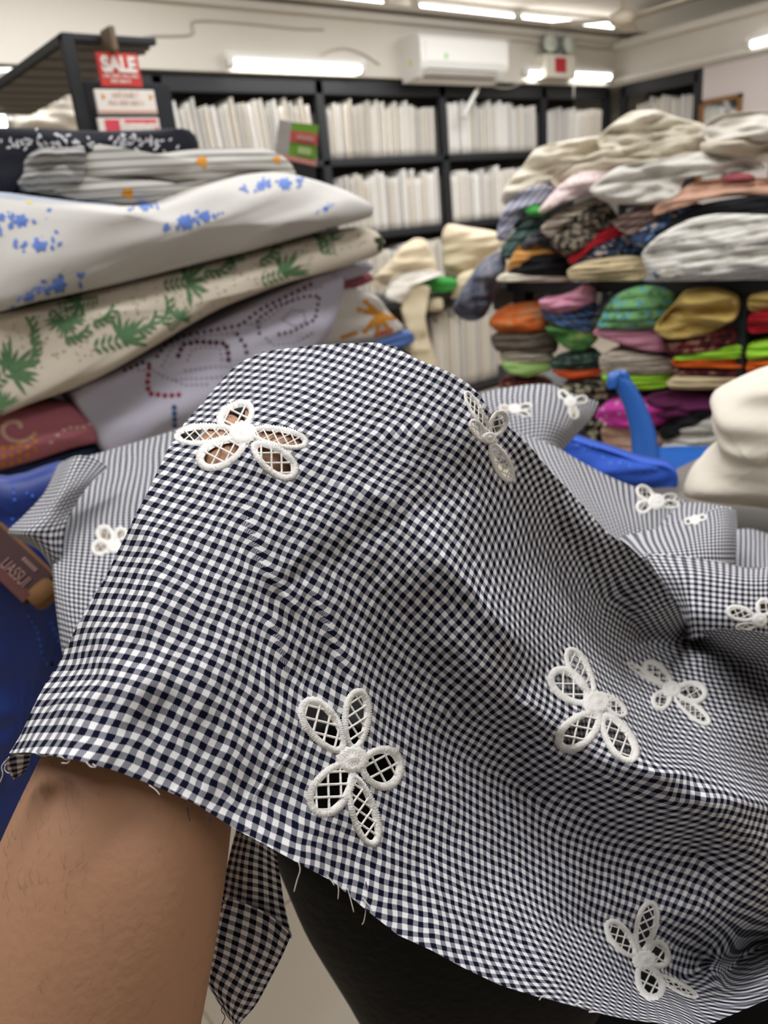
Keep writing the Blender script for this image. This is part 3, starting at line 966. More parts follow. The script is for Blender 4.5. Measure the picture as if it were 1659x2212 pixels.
def arm_person():
    pts, rad, edges = [], [], []

    def add(p, r, to=None):
        pts.append(p); rad.append(r)
        if to is not None: edges.append((to, len(pts) - 1))
        return len(pts) - 1
    wrist = under(470, 1250, 0.030)
    root = add(at(-25, 2750, .300), 0.058)
    a = add(at(60, 2500, .302), 0.055, root)
    a = add(at(140, 2260, .303), 0.0515, a)
    a = add(at(205, 2020, .305), 0.0480, a)
    a = add(at(262, 1820, .309), 0.0440, a)
    a = add(under(318, 1620, 0.0385), 0.0385, a)
    a = add(under(390, 1430, 0.0335), 0.0335, a)
    w = add(wrist, 0.0275, a)
    p1 = add(under(525, 1130, 0.030), 0.0300, w)
    pm = add(under(585, 1010, 0.030), 0.0330, p1)
    # four fingers of different length, bent at two knuckles, and the thumb from the side of the palm
    for base, mid, top, tip, r in (((560, 925), (590, 850), (650, 815), (700, 830), .0100), ((610, 915), (660, 845), (730, 805), (785, 825), .0105),
                                   ((655, 930), (720, 865), (790, 835), (835, 865), .0100), ((690, 965), (755, 915), (805, 900), (835, 925), .0088)):
        k = add(under(*base, r + 0.004), r + 0.003, pm)
        k = add(under(*mid, r + 0.002), r, k)
        k = add(under(*top, r + 0.002, 0.006), r * 0.92, k)
        add(under(*tip, r, 0.010), r * 0.8, k)
    t = add(under(500, 1050, 0.016), 0.016, p1)
    t = add(under(470, 975, 0.012), 0.0125, t)
    add(under(498, 915, 0.010), 0.0095, t)
    me = bpy.data.meshes.new('person')
    me.from_pydata([p[:] for p in pts], edges, [])
    o = bpy.data.objects.new('person', me)
    COL.objects.link(o)
    sk = o.modifiers.new('skin', 'SKIN')
    sk.branch_smoothing = 0.6
    sk.use_smooth_shade = True
    for i, sv in enumerate(me.skin_vertices[0].data):
        sv.radius = (rad[i] * 1.06, rad[i] * 1.06)
        sv.use_root = (i == 0)
    ss = o.modifiers.new('subdivision', 'SUBSURF')
    ss.levels = ss.render_levels = 3
    dg = bpy.context.evaluated_depsgraph_get()
    dg.update()
    ev = bpy.data.meshes.new_from_object(o.evaluated_get(dg))
    bpy.data.objects.remove(o)
    ev.name = 'person'
    # flesh gives way: nothing of the hand stands through the cloth
    for v in ev.vertices:
        d = v.co - CAM
        z = d.dot(FWD)
        x, y = CX + F_PX * d.dot(RT) / z, CY - F_PX * d.dot(UP) / z
        co, i, dist = MAIN.kd.find((x, y, 0))
        if dist > 6: continue
        zs = MAIN.Z[i // MAIN.m, i % MAIN.m] + 0.0035
        if z < zs: v.co = CAM + d * (zs / z)
    p = bpy.data.objects.new('person', ev)
    COL.objects.link(p)
    ev.materials.clear()
    ev.materials.append(SKIN)
    ev.polygons.foreach_set('use_smooth', [True] * len(ev.polygons))
    return p


person = arm_person()
tag(person, 'person reaching in from the lower left, bare tan forearm, hand raised inside the gingham cloth', 'person')


def arm_hair():
    """fine short hairs on the forearm, rooted on the skin"""
    bv = BVHTree.FromPolygons([v.co.copy() for v in person.data.vertices], [tuple(p.vertices) for p in person.data.polygons])
    mb = MB()
    rnd = random.Random(3)
    for _ in range(150):
        x, y = (rnd.uniform(0, 190), rnd.uniform(1650, 1990)) if rnd.random() < 0.6 else (rnd.uniform(0, 470), rnd.uniform(1660, 2212))
        hit, n, _i, _d = bv.ray_cast(CAM, ray(x, y).normalized())
        if hit is None: continue
        d = (at(x + rnd.uniform(-6, 16), y - 20 + rnd.uniform(-8, 8), 1) - at(x, y, 1)).normalized()
        L = rnd.uniform(0.004, 0.008)
        p0 = hit - n * 0.0003
        mb.tube([p0, hit + d * L * .5 + n * 0.0006, hit + d * L + n * 0.0004], [0.00004, 0.00003, 0.00001], 3, False)
    o = mesh_obj('arm_hair', mb.v, mb.f, mat('dark_hair', lin((78, 58, 48)), 0.6), person)
    o['kind'] = 'stuff'


arm_hair()
# ------------------------------------------------------------------ the room
PLASTER = mat('cream_plaster', lin((206, 200, 190)), 0.85, mottle=0.05, mscale=2.0, bump=0.05, bscale=8)
CEIL = mat('off_white_ceiling', lin((196, 190, 182)), 0.9, mottle=0.03, mscale=2.0)
FLOORM = mat('beige_polished_tile', lin((176, 164, 146)), 0.28, mottle=0.10, mscale=5.0, spec=0.5)
SHELFBACK = mat('dark_shelf_back', lin((70, 64, 60)), 0.8)  # dark brown-grey of the shelf backs
WHITEPAINT = mat('white_plastic', lin((228, 226, 220)), 0.45, spec=0.45)
GREYPLASTIC = mat('grey_plastic', lin((120, 122, 124)), 0.5)
LAMP = mat('lit_tube', (1, 1, 1, 1), 0.3, emit=((1.0, 0.99, 0.97, 1), 9.0))

YB = 5.0          # front of the wall shelves
XR = 7.28         # front of the shelves on the right-hand wall
Z3 = Vector((0, 0, 1))
BACK = (Vector((0, YB, 0)), Vector((0, -1, 0)))
RIGHTP = (Vector((XR, 0, 0)), Vector((-1, 0, 0)))


def structure(o):
    o['kind'] = 'structure'
    return o


# tiled floor: 0.6 m tiles recessed joints near the chair, the rest one slab
structure(MB().box((-3.0, -2.6, -0.12), (8.0, 5.9, -0.004)).build('floor', FLOORM))
_fl = bpy.data.objects['floor']
_tile = None
for i in range(-1, 5):
    for j in range(-1, 6):
        x0, y0 = i * 0.6 - 0.35, j * 0.6 - 0.2
        if _tile is None:
            _tile = MB().box((0.002, 0.002, -0.008), (0.598, 0.598, 0.0), 0.001).build('tile', FLOORM, _fl)
            t = _tile
        else:
            t = _tile.copy()
            COL.objects.link(t)
            t.parent = _fl
        t.location = (x0, y0, 0)
structure(MB().box((-3.0, -2.6, 2.78), (8.0, 5.9, 2.9)).build('ceiling', CEIL))
structure(MB().box((-3.0, 5.5, 0), (8.0, 5.7, 2.78)).build('wall_back', PLASTER))
structure(MB().box((7.8, -2.6, 0), (8.0, 5.5, 2.78)).build('wall_right', PLASTER))
structure(MB().box((-3.1, -2.6, 0), (-3.0, 5.5, 2.78)).build('wall_left', PLASTER))
structure(MB().box((-3.0, -2.7, 0), (8.0, -2.6, 2.78)).build('wall_front', PLASTER))
# boxed beams over the shelves, with stepped mouldings
structure(MB().box((-3.0, YB - 0.05, 2.14), (7.8, 5.5, 2.52)).build('trim_1', PLASTER))
structure(MB().box((-3.0, YB - 0.10, 2.50), (7.8, YB + 0.1, 2.545), 0.008).build('trim_2', PLASTER))
structure(MB().box((-3.0, YB - 0.14, 2.57), (7.8, YB + 0.1, 2.60), 0.008).build('trim_3', PLASTER))
structure(MB().box((XR - 0.05, -2.6, 2.14), (7.8, YB - 0.05, 2.52)).build('trim_4', PLASTER))
structure(MB().box((XR - 0.12, -2.6, 2.44), (XR + 0.1, YB - 0.05, 2.50), 0.008).build('trim_5', PLASTER))
structure(MB().box((XR - 0.10, -2.6, 2.16), (XR + 0.1, YB - 0.05, 2.20), 0.008).build('trim_6', PLASTER))


# ------------------------------------------------------------------ wall shelving
def shelf_unit(name, label, posts, levels, front, back, horiz, plane, top=2.12, post_w=0.07):
    """posts along HORIZ at the given stations, boards at LEVELS between FRONT and BACK"""
    def box(a0, a1, d0, d1, z0, z1):
        if horiz == 'x': return (a0, d0, z0), (a1, d1, z1)
        return (d0, a0, z0), (d1, a1, z1)
    o = empty(name, (posts[0], front, 0) if horiz == 'x' else (front, posts[0], 0), label, 'shelf')
    org = Vector(o.location)

    def part(nm, lo, hi, m):
        lo, hi = Vector(lo), Vector(hi)
        lo2 = Vector((min(lo[i], hi[i]) for i in range(3)))
        hi2 = Vector((max(lo[i], hi[i]) for i in range(3)))
        mb = MB().box(lo2 - org, hi2 - org, 0.004)
        return mb.build(nm, m, o)
    for p in posts:
        part('post', *box(p - post_w / 2, p + post_w / 2, front, front + (back - front) * 0.12, 0, top), BLACKMETAL)
    for z in levels:
        part('shelf_board', *box(posts[0], posts[-1], front, back, z - 0.045, z), BLACKMETAL)
    part('header', *box(posts[0], posts[-1], front, front + (back - front) * 0.1, top - 0.09, top + 0.02), BLACKMETAL)
    part('dark_backing', *box(posts[0], posts[-1], back, back + (back - front) * 0.03, 0, top), SHELFBACK)
    return o


shelf_unit('fabric_shelf', 'long black steel shelving on the far wall, filled with upright white fabric lengths', [-0.05, 1.2, 2.47, 3.71, 4.94, 6.22, 7.2], [0.55, 1.06, 1.60], YB, YB + 0.42, 'x', BACK)
shelf_unit('fabric_shelf', 'black shelving on the right-hand wall, running from the corner to the plastered pillar', [4.12, 4.9], [0.55, 1.06, 1.60], XR, XR + 0.42, 'y', RIGHTP)
shelf_unit('fabric_shelf', 'black shelving at the right edge of the picture, beyond the plastered pillar', [1.9, 2.62, 3.36], [0.55, 1.06, 1.60], XR, XR + 0.42, 'y', RIGHTP)
PINKPAINT = mat('pale_mauve_paint', lin((196, 186, 182)), 0.8)
structure(MB().box((XR - 0.02, 3.42, 0), (7.8, 4.06, 2.14), 0.004).build('wall_pillar', PINKPAINT))

WHITES = [mat('white_cotton', lin((226, 220, 210)), 0.9, mottle=0.05, mscale=14), mat('ivory_cotton', lin((219, 211, 198)), 0.9, mottle=0.05, mscale=14),
          mat('pale_grey_cotton', lin((204, 200, 194)), 0.9, mottle=0.05, mscale=14), mat('bright_white_cotton', lin((234, 231, 226)), 0.9, mottle=0.04, mscale=14)]
BOLT_CACHE = {}


def bolt_mesh(kind, m):
    """a length of cloth folded flat and stood on edge: a soft rounded slab with the fold showing at the front"""
    key = (kind, m.name)
    if key in BOLT_CACHE: return BOLT_CACHE[key]
    rnd = random.Random(kind * 17 + 5)
    n, hts = 10, 7
    vs, fs = [], []
    for k in range(hts):
        z = k / (hts - 1)
        sl = 0.0015 * math.sin(z * 5 + kind)
        for i in range(n):
            a = 2 * math.pi * i / n + 0.3
            x = 0.5 * math.copysign(abs(math.cos(a)) ** 0.55, math.cos(a)) * (1 - 0.18 * (z > 0.95)) * (1 + rnd.uniform(-.1, .1))
            y = 0.5 * math.copysign(abs(math.sin(a)) ** 0.45, math.sin(a))
            vs.append((x * 0.042 + sl, 0.15 + y * 0.30, z * 0.42 - (0.012 * abs(x) * 2 if k == hts - 1 else 0)))
    for k in range(hts - 1):
        for i in range(n):
            j = (i + 1) % n
            fs.append((k * n + i, k * n + j, (k + 1) * n + j, (k + 1) * n + i))
    fs.append(tuple(reversed(range(n))))
    fs.append(tuple((hts - 1) * n + i for i in range(n)))
    me = bpy.data.meshes.new('fabric_length')
    me.from_pydata(vs, [], fs)
    me.polygons.foreach_set('use_smooth', [True] * len(me.polygons))
    me.materials.append(m)
    BOLT_CACHE[key] = me
    return me


def bolts(a0, a1, z, height, axis, front, label, group, seed, lean=0.03, skip=0.0, tones=(0, 1, 2, 3)):
    rnd = random.Random(seed)
    a = min(a0, a1)
    z += 0.005
    while a < max(a0, a1) - 0.05:
        w = rnd.uniform(0.034, 0.056)
        if rnd.random() < skip:
            a += w
            continue
        o = bpy.data.objects.new('fabric_length', bolt_mesh(rnd.randrange(3), WHITES[rnd.choice(tones)]))
        COL.objects.link(o)
        h = height * rnd.uniform(0.86, 1.04)
        o.scale = (w / 0.062, rnd.uniform(0.9, 1.05), h / 0.42)
        o.location = (a + w / 2, front + rnd.uniform(0.005, 0.03), z) if axis == 'x' else (front + rnd.uniform(0.005, 0.03), a + w / 2, z)
        o.rotation_euler = (0, lean + rnd.uniform(-0.003, 0.003), 0) if axis == 'x' else (0, lean * 0.3, -math.pi / 2)
        tag(o, label, 'fabric', group)
        a += w * 1.02


bolts(2.54, 3.66, 1.60, 0.39, 'x', YB, 'white fabric length, top wall shelf, bay just right of the sale signs', 'white lengths, top shelf, bay behind the signs', 1, -0.05)
bolts(3.76, 4.87, 1.60, 0.39, 'x', YB, 'white fabric length, top wall shelf, bay below the air conditioner', 'white lengths, top shelf, bay below the air conditioner', 2, 0.05)
bolts(4.99, 6.16, 1.60, 0.395, 'x', YB, 'white fabric length, top wall shelf, bay left of the emergency light', 'white lengths, top shelf, bay left of the lamp box', 3, 0.02)
bolts(6.27, 7.14, 1.60, 0.37, 'x', YB, 'white fabric length, top wall shelf, last bay before the corner', 'white lengths, top shelf, corner bay', 4, 0.10)
bolts(3.10, 3.66, 1.06, 0.42, 'x', YB, 'white fabric length, middle wall shelf, below the green leaflet', 'white lengths, middle shelf, behind the leaflet', 5, 0.02)
bolts(3.76, 4.89, 1.06, 0.43, 'x', YB, 'white fabric length, middle wall shelf, above the left cream heap', 'white lengths, middle shelf, above the cream heap', 6, 0.02)
bolts(4.99, 6.1, 1.06, 0.43, 'x', YB, 'white fabric length, middle wall shelf, just left of the big mound', 'white lengths, middle shelf, left of the mound', 7, 0.01)
bolts(3.85, 4.89, 0.55, 0.40, 'x', YB, 'pale fabric length, lowest wall shelf, just above the left cream heap', 'white lengths, lower shelf, above the cream heap', 8, 0.02, tones=(1, 2))
bolts(4.99, 5.9, 0.55, 0.40, 'x', YB, 'pale fabric length, lowest wall shelf, behind the squarish cream heap', 'white lengths, lower shelf, behind the cream bundle', 9, 0.02, tones=(1, 2))
bolts(4.16, 4.8, 1.60, 0.38, 'y', XR, 'white fabric length, right-hand wall shelf, left of the mirror pillar', 'white lengths, right-hand wall shelf', 10, 0.05, tones=(1, 2))
bolts(2.7, 3.3, 1.60, 0.40, 'y', XR, 'white fabric length, shelf at the right edge, beyond the pillar', 'white lengths, shelf at the right edge', 11, 0.05, tones=(0, 2))
bolts(1.26, 2.1, 1.60, 0.40, 'x', YB, 'white fabric length, top wall shelf, far left behind the black rack', 'white lengths, top shelf, far left', 12, 0.03)

# ------------------------------------------------------------------ lamps, air conditioner, lamp box, fan, mirror, wires
def tube_lamp(p, q, label, r=0.028, fixture=0.05):
    p, q = Vector(p), Vector(q)
    o = empty('tube_light', (p + q) / 2, label, 'light')
    d = (q - p).normalized()
    side = d.cross(Z3).normalized()
    org = Vector(o.location)
    MB().tube([p - org, q - org], r, 12).build('lamp_tube', LAMP, o, True)
    mb = MB()
    e1 = (p - d * 0.03 - org) + Z3 * (r + 0.012)
    e2 = (q + d * 0.03 - org) + Z3 * (r + 0.012)
    mb.tube([e1, e2], fixture * 0.55, 6)
    mb.build('batten', WHITEPAINT, o)
    for e in (p, q):
        MB().tube([e - d * 0.018 - org, e + d * 0.018 - org], r * 1.15, 10).build('end_cap', WHITEPAINT, o, True)
    return o


def tube_px(a, b, p0, n, label, **k):
    return tube_lamp(on_plane(*a, p0, n), on_plane(*b, p0, n), label, **k)


PB = (Vector((0, YB - 0.09, 0)), Vector((0, -1, 0)))
tube_px((497, 136), (780, 150), *PB, 'lit fluorescent tube over the shelf, right of the sale signs')
tube_px((1136, 160), (1176, 162), *PB, 'short lit end of a tube just left of the red and white lamp box')
tube_px((1236, 163), (1318, 166), *PB, 'lit fluorescent tube right of the red and white lamp box')
PC = (Vector((0, 0, 2.70)), Vector((0, 0, 1)))
tube_px((556, -4), (826, 14), *PC, 'lit ceiling tube, leftmost of the overhead row, cut by the picture top', r=0.042, fixture=0.07)
tube_px((897, 20), (1106, 42), *PC, 'lit ceiling tube, middle of the overhead row, above the air conditioner', r=0.042, fixture=0.07)
tube_px((1118, 43), (1320, 60), *PC, 'lit ceiling tube at the right end of the overhead row, over the lamp box', r=0.042, fixture=0.07)
tube_px((1447, 46), (1700, -18), *PC, 'lit ceiling tube at the top right, running towards the viewer', r=0.042, fixture=0.07)
PRB = (Vector((XR - 0.1, 0, 0)), Vector((-1, 0, 0)))
tube_px((1620, 97), (1720, 70), *PRB, 'lit tube above the shelf at the right edge of the picture')
PLG = (Vector((0, 4.2, 0)), Vector((0, -1, 0)))
tube_px((12, 182), (66, 181), *PLG, 'lit tube at the far left, under the end of the black rack')
tube_px((-30, 246), (14, 244), *PLG, 'small lit tube at the left edge, upper of the two')
tube_px((-30, 264), (18, 262), *PLG, 'small lit tube at the left edge, lower of the two')


def air_conditioner():
    p0, n = Vector((0, YB - 0.27, 0)), Vector((0, -1, 0))
    a, b = on_plane(905, 65, p0, n), on_plane(1097, 100, p0, n)
    w = b.x - a.x
    zt = (a.z + b.z) / 2 + 0.02
    h = 0.30
    o = empty('air_conditioner', (a.x, YB - 0.05, zt - h), 'white wall air conditioner with a dark outlet slot, on the beam above the shelves', 'air conditioner')
    d = 0.22
    prof = [(0, 0), (-0.05, -0.0), (-0.15, 0.02), (-d + 0.015, 0.075), (-d, 0.11), (-d, h - 0.03), (-d + 0.03, h), (0, h)]
    mb = MB()
    mb.v = [Vector((x, y, z)) for x in (0, w) for (y, z) in prof]
    k = len(prof)
    mb.f = [(i, (i + 1) % k, k + (i + 1) % k, k + i) for i in range(k)] + [tuple(reversed(range(k))), tuple(range(k, 2 * k))]
    mb.build('housing', WHITEPAINT, o)
    MB().box((0.05, -d - 0.006, 0.115), (w - 0.05, -d + 0.001, h - 0.035), 0.004).build('front_panel', WHITEPAINT, o)
    slot = [(-0.155, 0.018), (-d + 0.012, 0.07)]
    mb = MB()
    for off in (0.0035,):
        v = [Vector((x, slot[j][0] - off, slot[j][1] - off)) for x in (0.07, w - 0.12) for j in (0, 1)]
        mb.add(v, [(0, 1, 3, 2)])
    mb.build('air_slot', mat('dark_slot', lin((58, 56, 54)), 0.6), o)
    mb = MB()
    mb.add([(0.06, -0.10, -0.012), (w - 0.1, -0.10, -0.012), (w - 0.1, -0.215, 0.05), (0.06, -0.215, 0.05), (0.06, -0.10, -0.006), (w - 0.1, -0.10, -0.006), (w - 0.1, -0.213, 0.057), (0.06, -0.213, 0.057)],
           [(0, 1, 2, 3), (7, 6, 5, 4), (0, 4, 5, 1), (2, 6, 7, 3), (1, 5, 6, 2), (0, 3, 7, 4)])
    mb.build('louvre', WHITEPAINT, o)
    MB().box((0.24, -d - 0.009, 0.135), (0.275, -d - 0.005, 0.17), 0.002).build('sticker', mat('green_sticker', lin((150, 205, 140)), 0.5), o)
    MB().box((-0.003, -0.12, 0.10), (0.001, -0.09, 0.135)).build('sticker', mat('yellow_sticker', lin((225, 205, 120)), 0.5), o)
    MB().tube([(w * 0.86, -0.02, 0.02), (w * 0.80, -0.03, -0.05), (w * 0.70, -0.04, -0.14), (w * 0.60, -0.05, -0.24)], 0.018, 8).build('drain_pipe', WHITEPAINT, o, True)


air_conditioner()


def lamp_box():
    p0, n = Vector((0, YB - 0.16, 0)), Vector((0, -1, 0))
    lo, hi = on_plane(1180, 166, p0, n), on_plane(1243, 120, p0, n)
    x0, x1, z0, z1 = lo.x, hi.x, lo.z, hi.z
    o = empty('emergency_light', (x0, YB - 0.05, z0), 'cream emergency light box with a red panel and two round lamp heads', 'light')
    w, h = x1 - x0, z1 - z0
    CR = mat('cream_plastic', lin((224, 219, 204)), 0.5)
    MB().box((0, -0.11, 0), (w, 0, h), 0.008).build('housing', CR, o)
    MB().box((w * 0.30, -0.118, h * 0.22), (w * 0.66, -0.108, h * 0.85), 0.002).build('red_panel', mat('red_panel', lin((186, 52, 60)), 0.4), o)
    for k, fx in enumerate((0.18, 0.80)):
        MB().tube([(w * fx, -0.13, h + 0.085), (w * fx, -0.09, h + 0.08), (w * fx, -0.05, h + 0.075)], [0.068, 0.075, 0.03], 16).build('lamp_head', mat('pale_lens', lin((205, 212, 200)), 0.25), o, True)
        MB().tube([(w * fx, -0.06, h + 0.05), (w * fx, -0.06, h - 0.01)], 0.018, 8).build('neck', GREYPLASTIC, o, True)
    MB().box((w * 0.42, -0.10, h), (w * 0.58, -0.04, h + 0.13), 0.006).build('bracket', GREYPLASTIC, o)


lamp_box()


def ceiling_fan():
    c = on_plane(1345, 2, Vector((0, 0, 2.62)), Z3)
    o = empty('ceiling_fan', (c.x, c.y, 2.78), 'cream ceiling fan at the top edge, its motor and two blades in sight', 'fan')
    IV = mat('ivory_enamel', lin((200, 188, 168)), 0.4)
    MB().tube([(0, 0, 0), (0, 0, -0.22)], 0.012, 8).build('rod', IV, o, True)
    MB().lathe((0, 0, -0.34), [(0.02, 0), (0.09, 0.015), (0.11, 0.05), (0.10, 0.09), (0.03, 0.12)], 24).build('motor', IV, o, True)
    MB().lathe((0, 0, -0.02), [(0.06, 0), (0.055, -0.04), (0.02, -0.06)], 20).build('canopy', IV, o, True)
    for k in range(3):
        a = math.radians(28 + 120 * k)
        d, s = Vector((math.cos(a), math.sin(a), 0)), Vector((-math.sin(a), math.cos(a), 0))
        v = [d * r + s * w + Vector((0, 0, -0.29 + t)) for r, wd in ((0.12, .03), (0.22, .06), (0.45, .07), (0.6, .06)) for w, t in ((-wd, -.006), (wd, .006))]
        v2 = [p + Vector((0, 0, 0.006)) for p in v]
        f = []
        for i in range(3):
            f += [(2 * i, 2 * i + 1, 2 * i + 3, 2 * i + 2), (8 + 2 * i, 8 + 2 * i + 2, 8 + 2 * i + 3, 8 + 2 * i + 1), (2 * i, 2 * i + 2, 8 + 2 * i + 2, 8 + 2 * i), (2 * i + 1, 8 + 2 * i + 1, 8 + 2 * i + 3, 2 * i + 3)]
        f += [(0, 8, 9, 1), (6, 7, 15, 14)]
        MB().add(v + v2, f).build('blade', IV, o)


ceiling_fan()


def mirror():
    p0, n = Vector((XR - 0.04, 0, 0)), Vector((-1, 0, 0))
    a, b = on_plane(1512, 218, p0, n), on_plane(1603, 206, p0, n)
    zt = a.z
    y1, y0 = a.y, b.y
    o = empty('framed_mirror', (XR - 0.02, y0, zt - 0.7), 'mirror in a brown wooden frame, hung on the plastered pillar', 'mirror')
    L, H = y1 - y0, 0.7
    BR = mat('brown_frame_wood', lin((128, 88, 48)), 0.5)
    MB().box((-0.012, 0.02, 0.02), (-0.004, L - 0.02, H - 0.02)).build('glass', mat('mirror_glass', (0.75, 0.76, 0.74, 1), 0.06, metal=1.0), o)
    for lo, hi in (((-0.03, 0, 0), (0, 0.035, H)), ((-0.03, L - 0.035, 0), (0, L, H)), ((-0.03, 0, H - 0.035), (0, L, H)), ((-0.03, 0, 0), (0, L, 0.035))):
        MB().box(lo, hi, 0.004).build('frame_rail', BR, o)


mirror()


def wire(pts, plane, label, m=None, r=0.006, name='cable'):
    P = [on_plane(x, y, *plane) for x, y in pts]
    A = cr_up(np.array([[p[:] for p in P]] * 2), 4)[0]
    o = MB().tube([Vector(p) for p in A], r, 6).build(name, m or WHITEPAINT, None, True, origin=P[0])
    return tag(o, label, 'cable')


PW = (Vector((0, YB - 0.058, 0)), Vector((0, -1, 0)))
GREYW = mat('grey_cable', lin((172, 166, 156)), 0.6)
wire([(305, 112), (312, 80), (412, 75), (420, 46), (520, 50), (640, 62), (700, 64)], PW, 'thin grey cable stepped along the beam above the sale signs', GREYW)
wire([(690, 122), (720, 108), (752, 106), (790, 120), (820, 140)], PW, 'grey cable looping on the beam above the long wall tube', GREYW)
wire([(1010, 170), (1060, 185), (1100, 190), (1140, 172)], PW, 'pale cable sagging from the air conditioner to the lamp box', GREYW)
wire([(1240, 148), (1240, 175), (1239, 212)], PW, 'pale pull cord hanging below the lamp box')
wire([(1105, 88), (1140, 92), (1180, 100)], PW, 'grey cable between the air conditioner and the lamp heads', GREYW)
wire([(1245, 100), (1290, 106), (1330, 104)], PW, 'grey cable from the lamp box to the corner', GREYW)
# ------------------------------------------------------------------ folded cloth: outline seen on its front, real depth behind
def smooth_loop(poly, m):
    P = np.array(poly, float)
    n = len(P)
    out = []
    for i in range(n):
        p0, p1, p2, p3 = P[i - 1], P[i], P[(i + 1) % n], P[(i + 2) % n]
        for t in np.linspace(0, 1, 12, endpoint=False):
            out.append(0.5 * (2 * p1 + (p2 - p0) * t * 0.8 + (2 * p0 - 5 * p1 + 4 * p2 - p3) * t * t * 0.8 + (3 * p1 - p0 - 3 * p2 + p3) * t ** 3 * 0.8 + 0.4 * (p2 - p1) * (t - t * 0 if False else (3 * t * t - 2 * t ** 3)) - 0 * p1) if False else
                       (lambda h: h)(0.65 * (0.5 * (2 * p1 + (p2 - p0) * t + (2 * p0 - 5 * p1 + 4 * p2 - p3) * t * t + (3 * p1 - p0 - 3 * p2 + p3) * t ** 3)) + 0.35 * (p1 + (p2 - p1) * t)))
    out = np.array(out + [out[0]])
    d = np.r_[0, np.cumsum(np.hypot(*np.diff(out, axis=0).T))]
    t = np.linspace(0, d[-1], m, endpoint=False)
    return np.c_[np.interp(t, d, out[:, 0]), np.interp(t, d, out[:, 1])]


BV = {}


def bundle(name, label, poly, plane, depth, m, push=0.0, bulge=0.03, layers=0, lay=0.008, fold=0.006, freq=9.0, group=None, cat='fabric', ang=0.0, taper=0.86, parent=None, rise=0.0, seed=None):
    """a folded or heaped piece of cloth. POLY: its outline in the frame; PLANE: the upright plane its front lies in."""
    p0, n = plane
    p0 = p0 + n * push
    h = Z3.cross(n).normalized() * -1
    if h.dot(RT) < 0: h = -h
    pts = [on_plane(x, y, p0, n) for x, y in poly]
    org = sum(pts, Vector()) / len(pts)
    back = -n
    rotz = math.atan2(h.y, h.x)
    P2 = np.array([((p - org).dot(h), p.z - org.z) for p in pts])
    M_ = 72
    L = smooth_loop(P2, M_)
    # area centroid
    x, y = L[:, 0], L[:, 1]
    x1, y1 = np.roll(x, -1), np.roll(y, -1)
    cr = x * y1 - x1 * y
    A = cr.sum() / 2
    c = np.array([((x + x1) * cr).sum(), ((y + y1) * cr).sum()]) / (6 * A)
    if A < 0: L = L[::-1]
    ext = L.max(0) - L.min(0)
    b = min(bulge, 0.5 * min(ext))
    sd = seed if seed is not None else (hash(tuple(map(tuple, poly))) % 97) * 0.37
    rows = []
    for s, off in ((taper * 0.55, depth), (taper * 0.95, depth), (taper, depth * 0.93), (0.5 + taper / 2, depth * 0.5), (0.99, 0.03 + 0.0 * depth), (1.0, 0.0)):
        rows.append((s, off, 0))
    for s in (0.985, 0.96, 0.92, 0.87, 0.81, 0.74, 0.66, 0.58, 0.49, 0.40, 0.31, 0.22, 0.13, 0.05):
        rows.append((s, -b * math.sqrt(1 - s * s), 1))
    zmin, zmax = L[:, 1].min(), L[:, 1].max()
    ca, sa = math.cos(ang), math.sin(ang)
    vs = []
    for s, off, fr in rows:
        for q in L:
            v = c + (q - c) * s
            o_ = off
            if fr:
                u, w = v[0] * ca + v[1] * sa, -v[0] * sa + v[1] * ca
                e = min(1.0, (1 - s) * 8)
                r1 = noise.fractal(Vector((u * freq * 0.35, w * freq * 1.3, sd)), 0.6, 2.1, 3)
                o_ += e * fold * (1.6 * r1 + 0.9 * abs(noise.noise(Vector((u * freq * .2, w * freq * 2.2, sd + 4)))))
                if layers:
                    t = (w - zmin) / max(1e-6, (zmax - zmin)) * layers + 0.25 * noise.noise(Vector((u * 3, w * 3, sd)))
                    g = abs((t % 1.0) - 0.5) * 2
                    o_ += lay * (g ** 4) * min(1.0, (1 - s) * 20)
            vs.append((v[0], o_, v[1] + rise * max(0, off)))
    fs = []
    k = len(rows)
    for i in range(k - 1):
        for j in range(M_):
            j2 = (j + 1) % M_
            fs.append((i * M_ + j, i * M_ + j2, (i + 1) * M_ + j2, (i + 1) * M_ + j))
    fs.append(tuple(reversed(range(M_))))
    fs.append(tuple((k - 1) * M_ + j for j in range(M_)))
    hv = Vector((math.cos(rotz), math.sin(rotz), 0))
    # local y must point away from the viewer
    flip = 1.0 if Vector((-hv.y, hv.x, 0)).dot(back) > 0 else -1.0
    vs = [(a, o_ * flip, z) for a, o_, z in vs]
    if flip > 0: fs = [tuple(reversed(f)) for f in fs]
    if parent is not None:
        o = child(name, [org + hv * v[0] + Vector((-hv.y, hv.x, 0)) * v[1] + Z3 * v[2] for v in vs], fs, m, parent)
    else:
        o = mesh_obj(name, vs, fs, m, None, True, loc=org, rotz=rotz)
        tag(o, label, cat, group)
    wv = [org + hv * v[0] + Vector((-hv.y, hv.x, 0)) * v[1] + Z3 * v[2] for v in vs]
    BV[o.name] = BVHTree.FromPolygons(wv, fs)
    return o


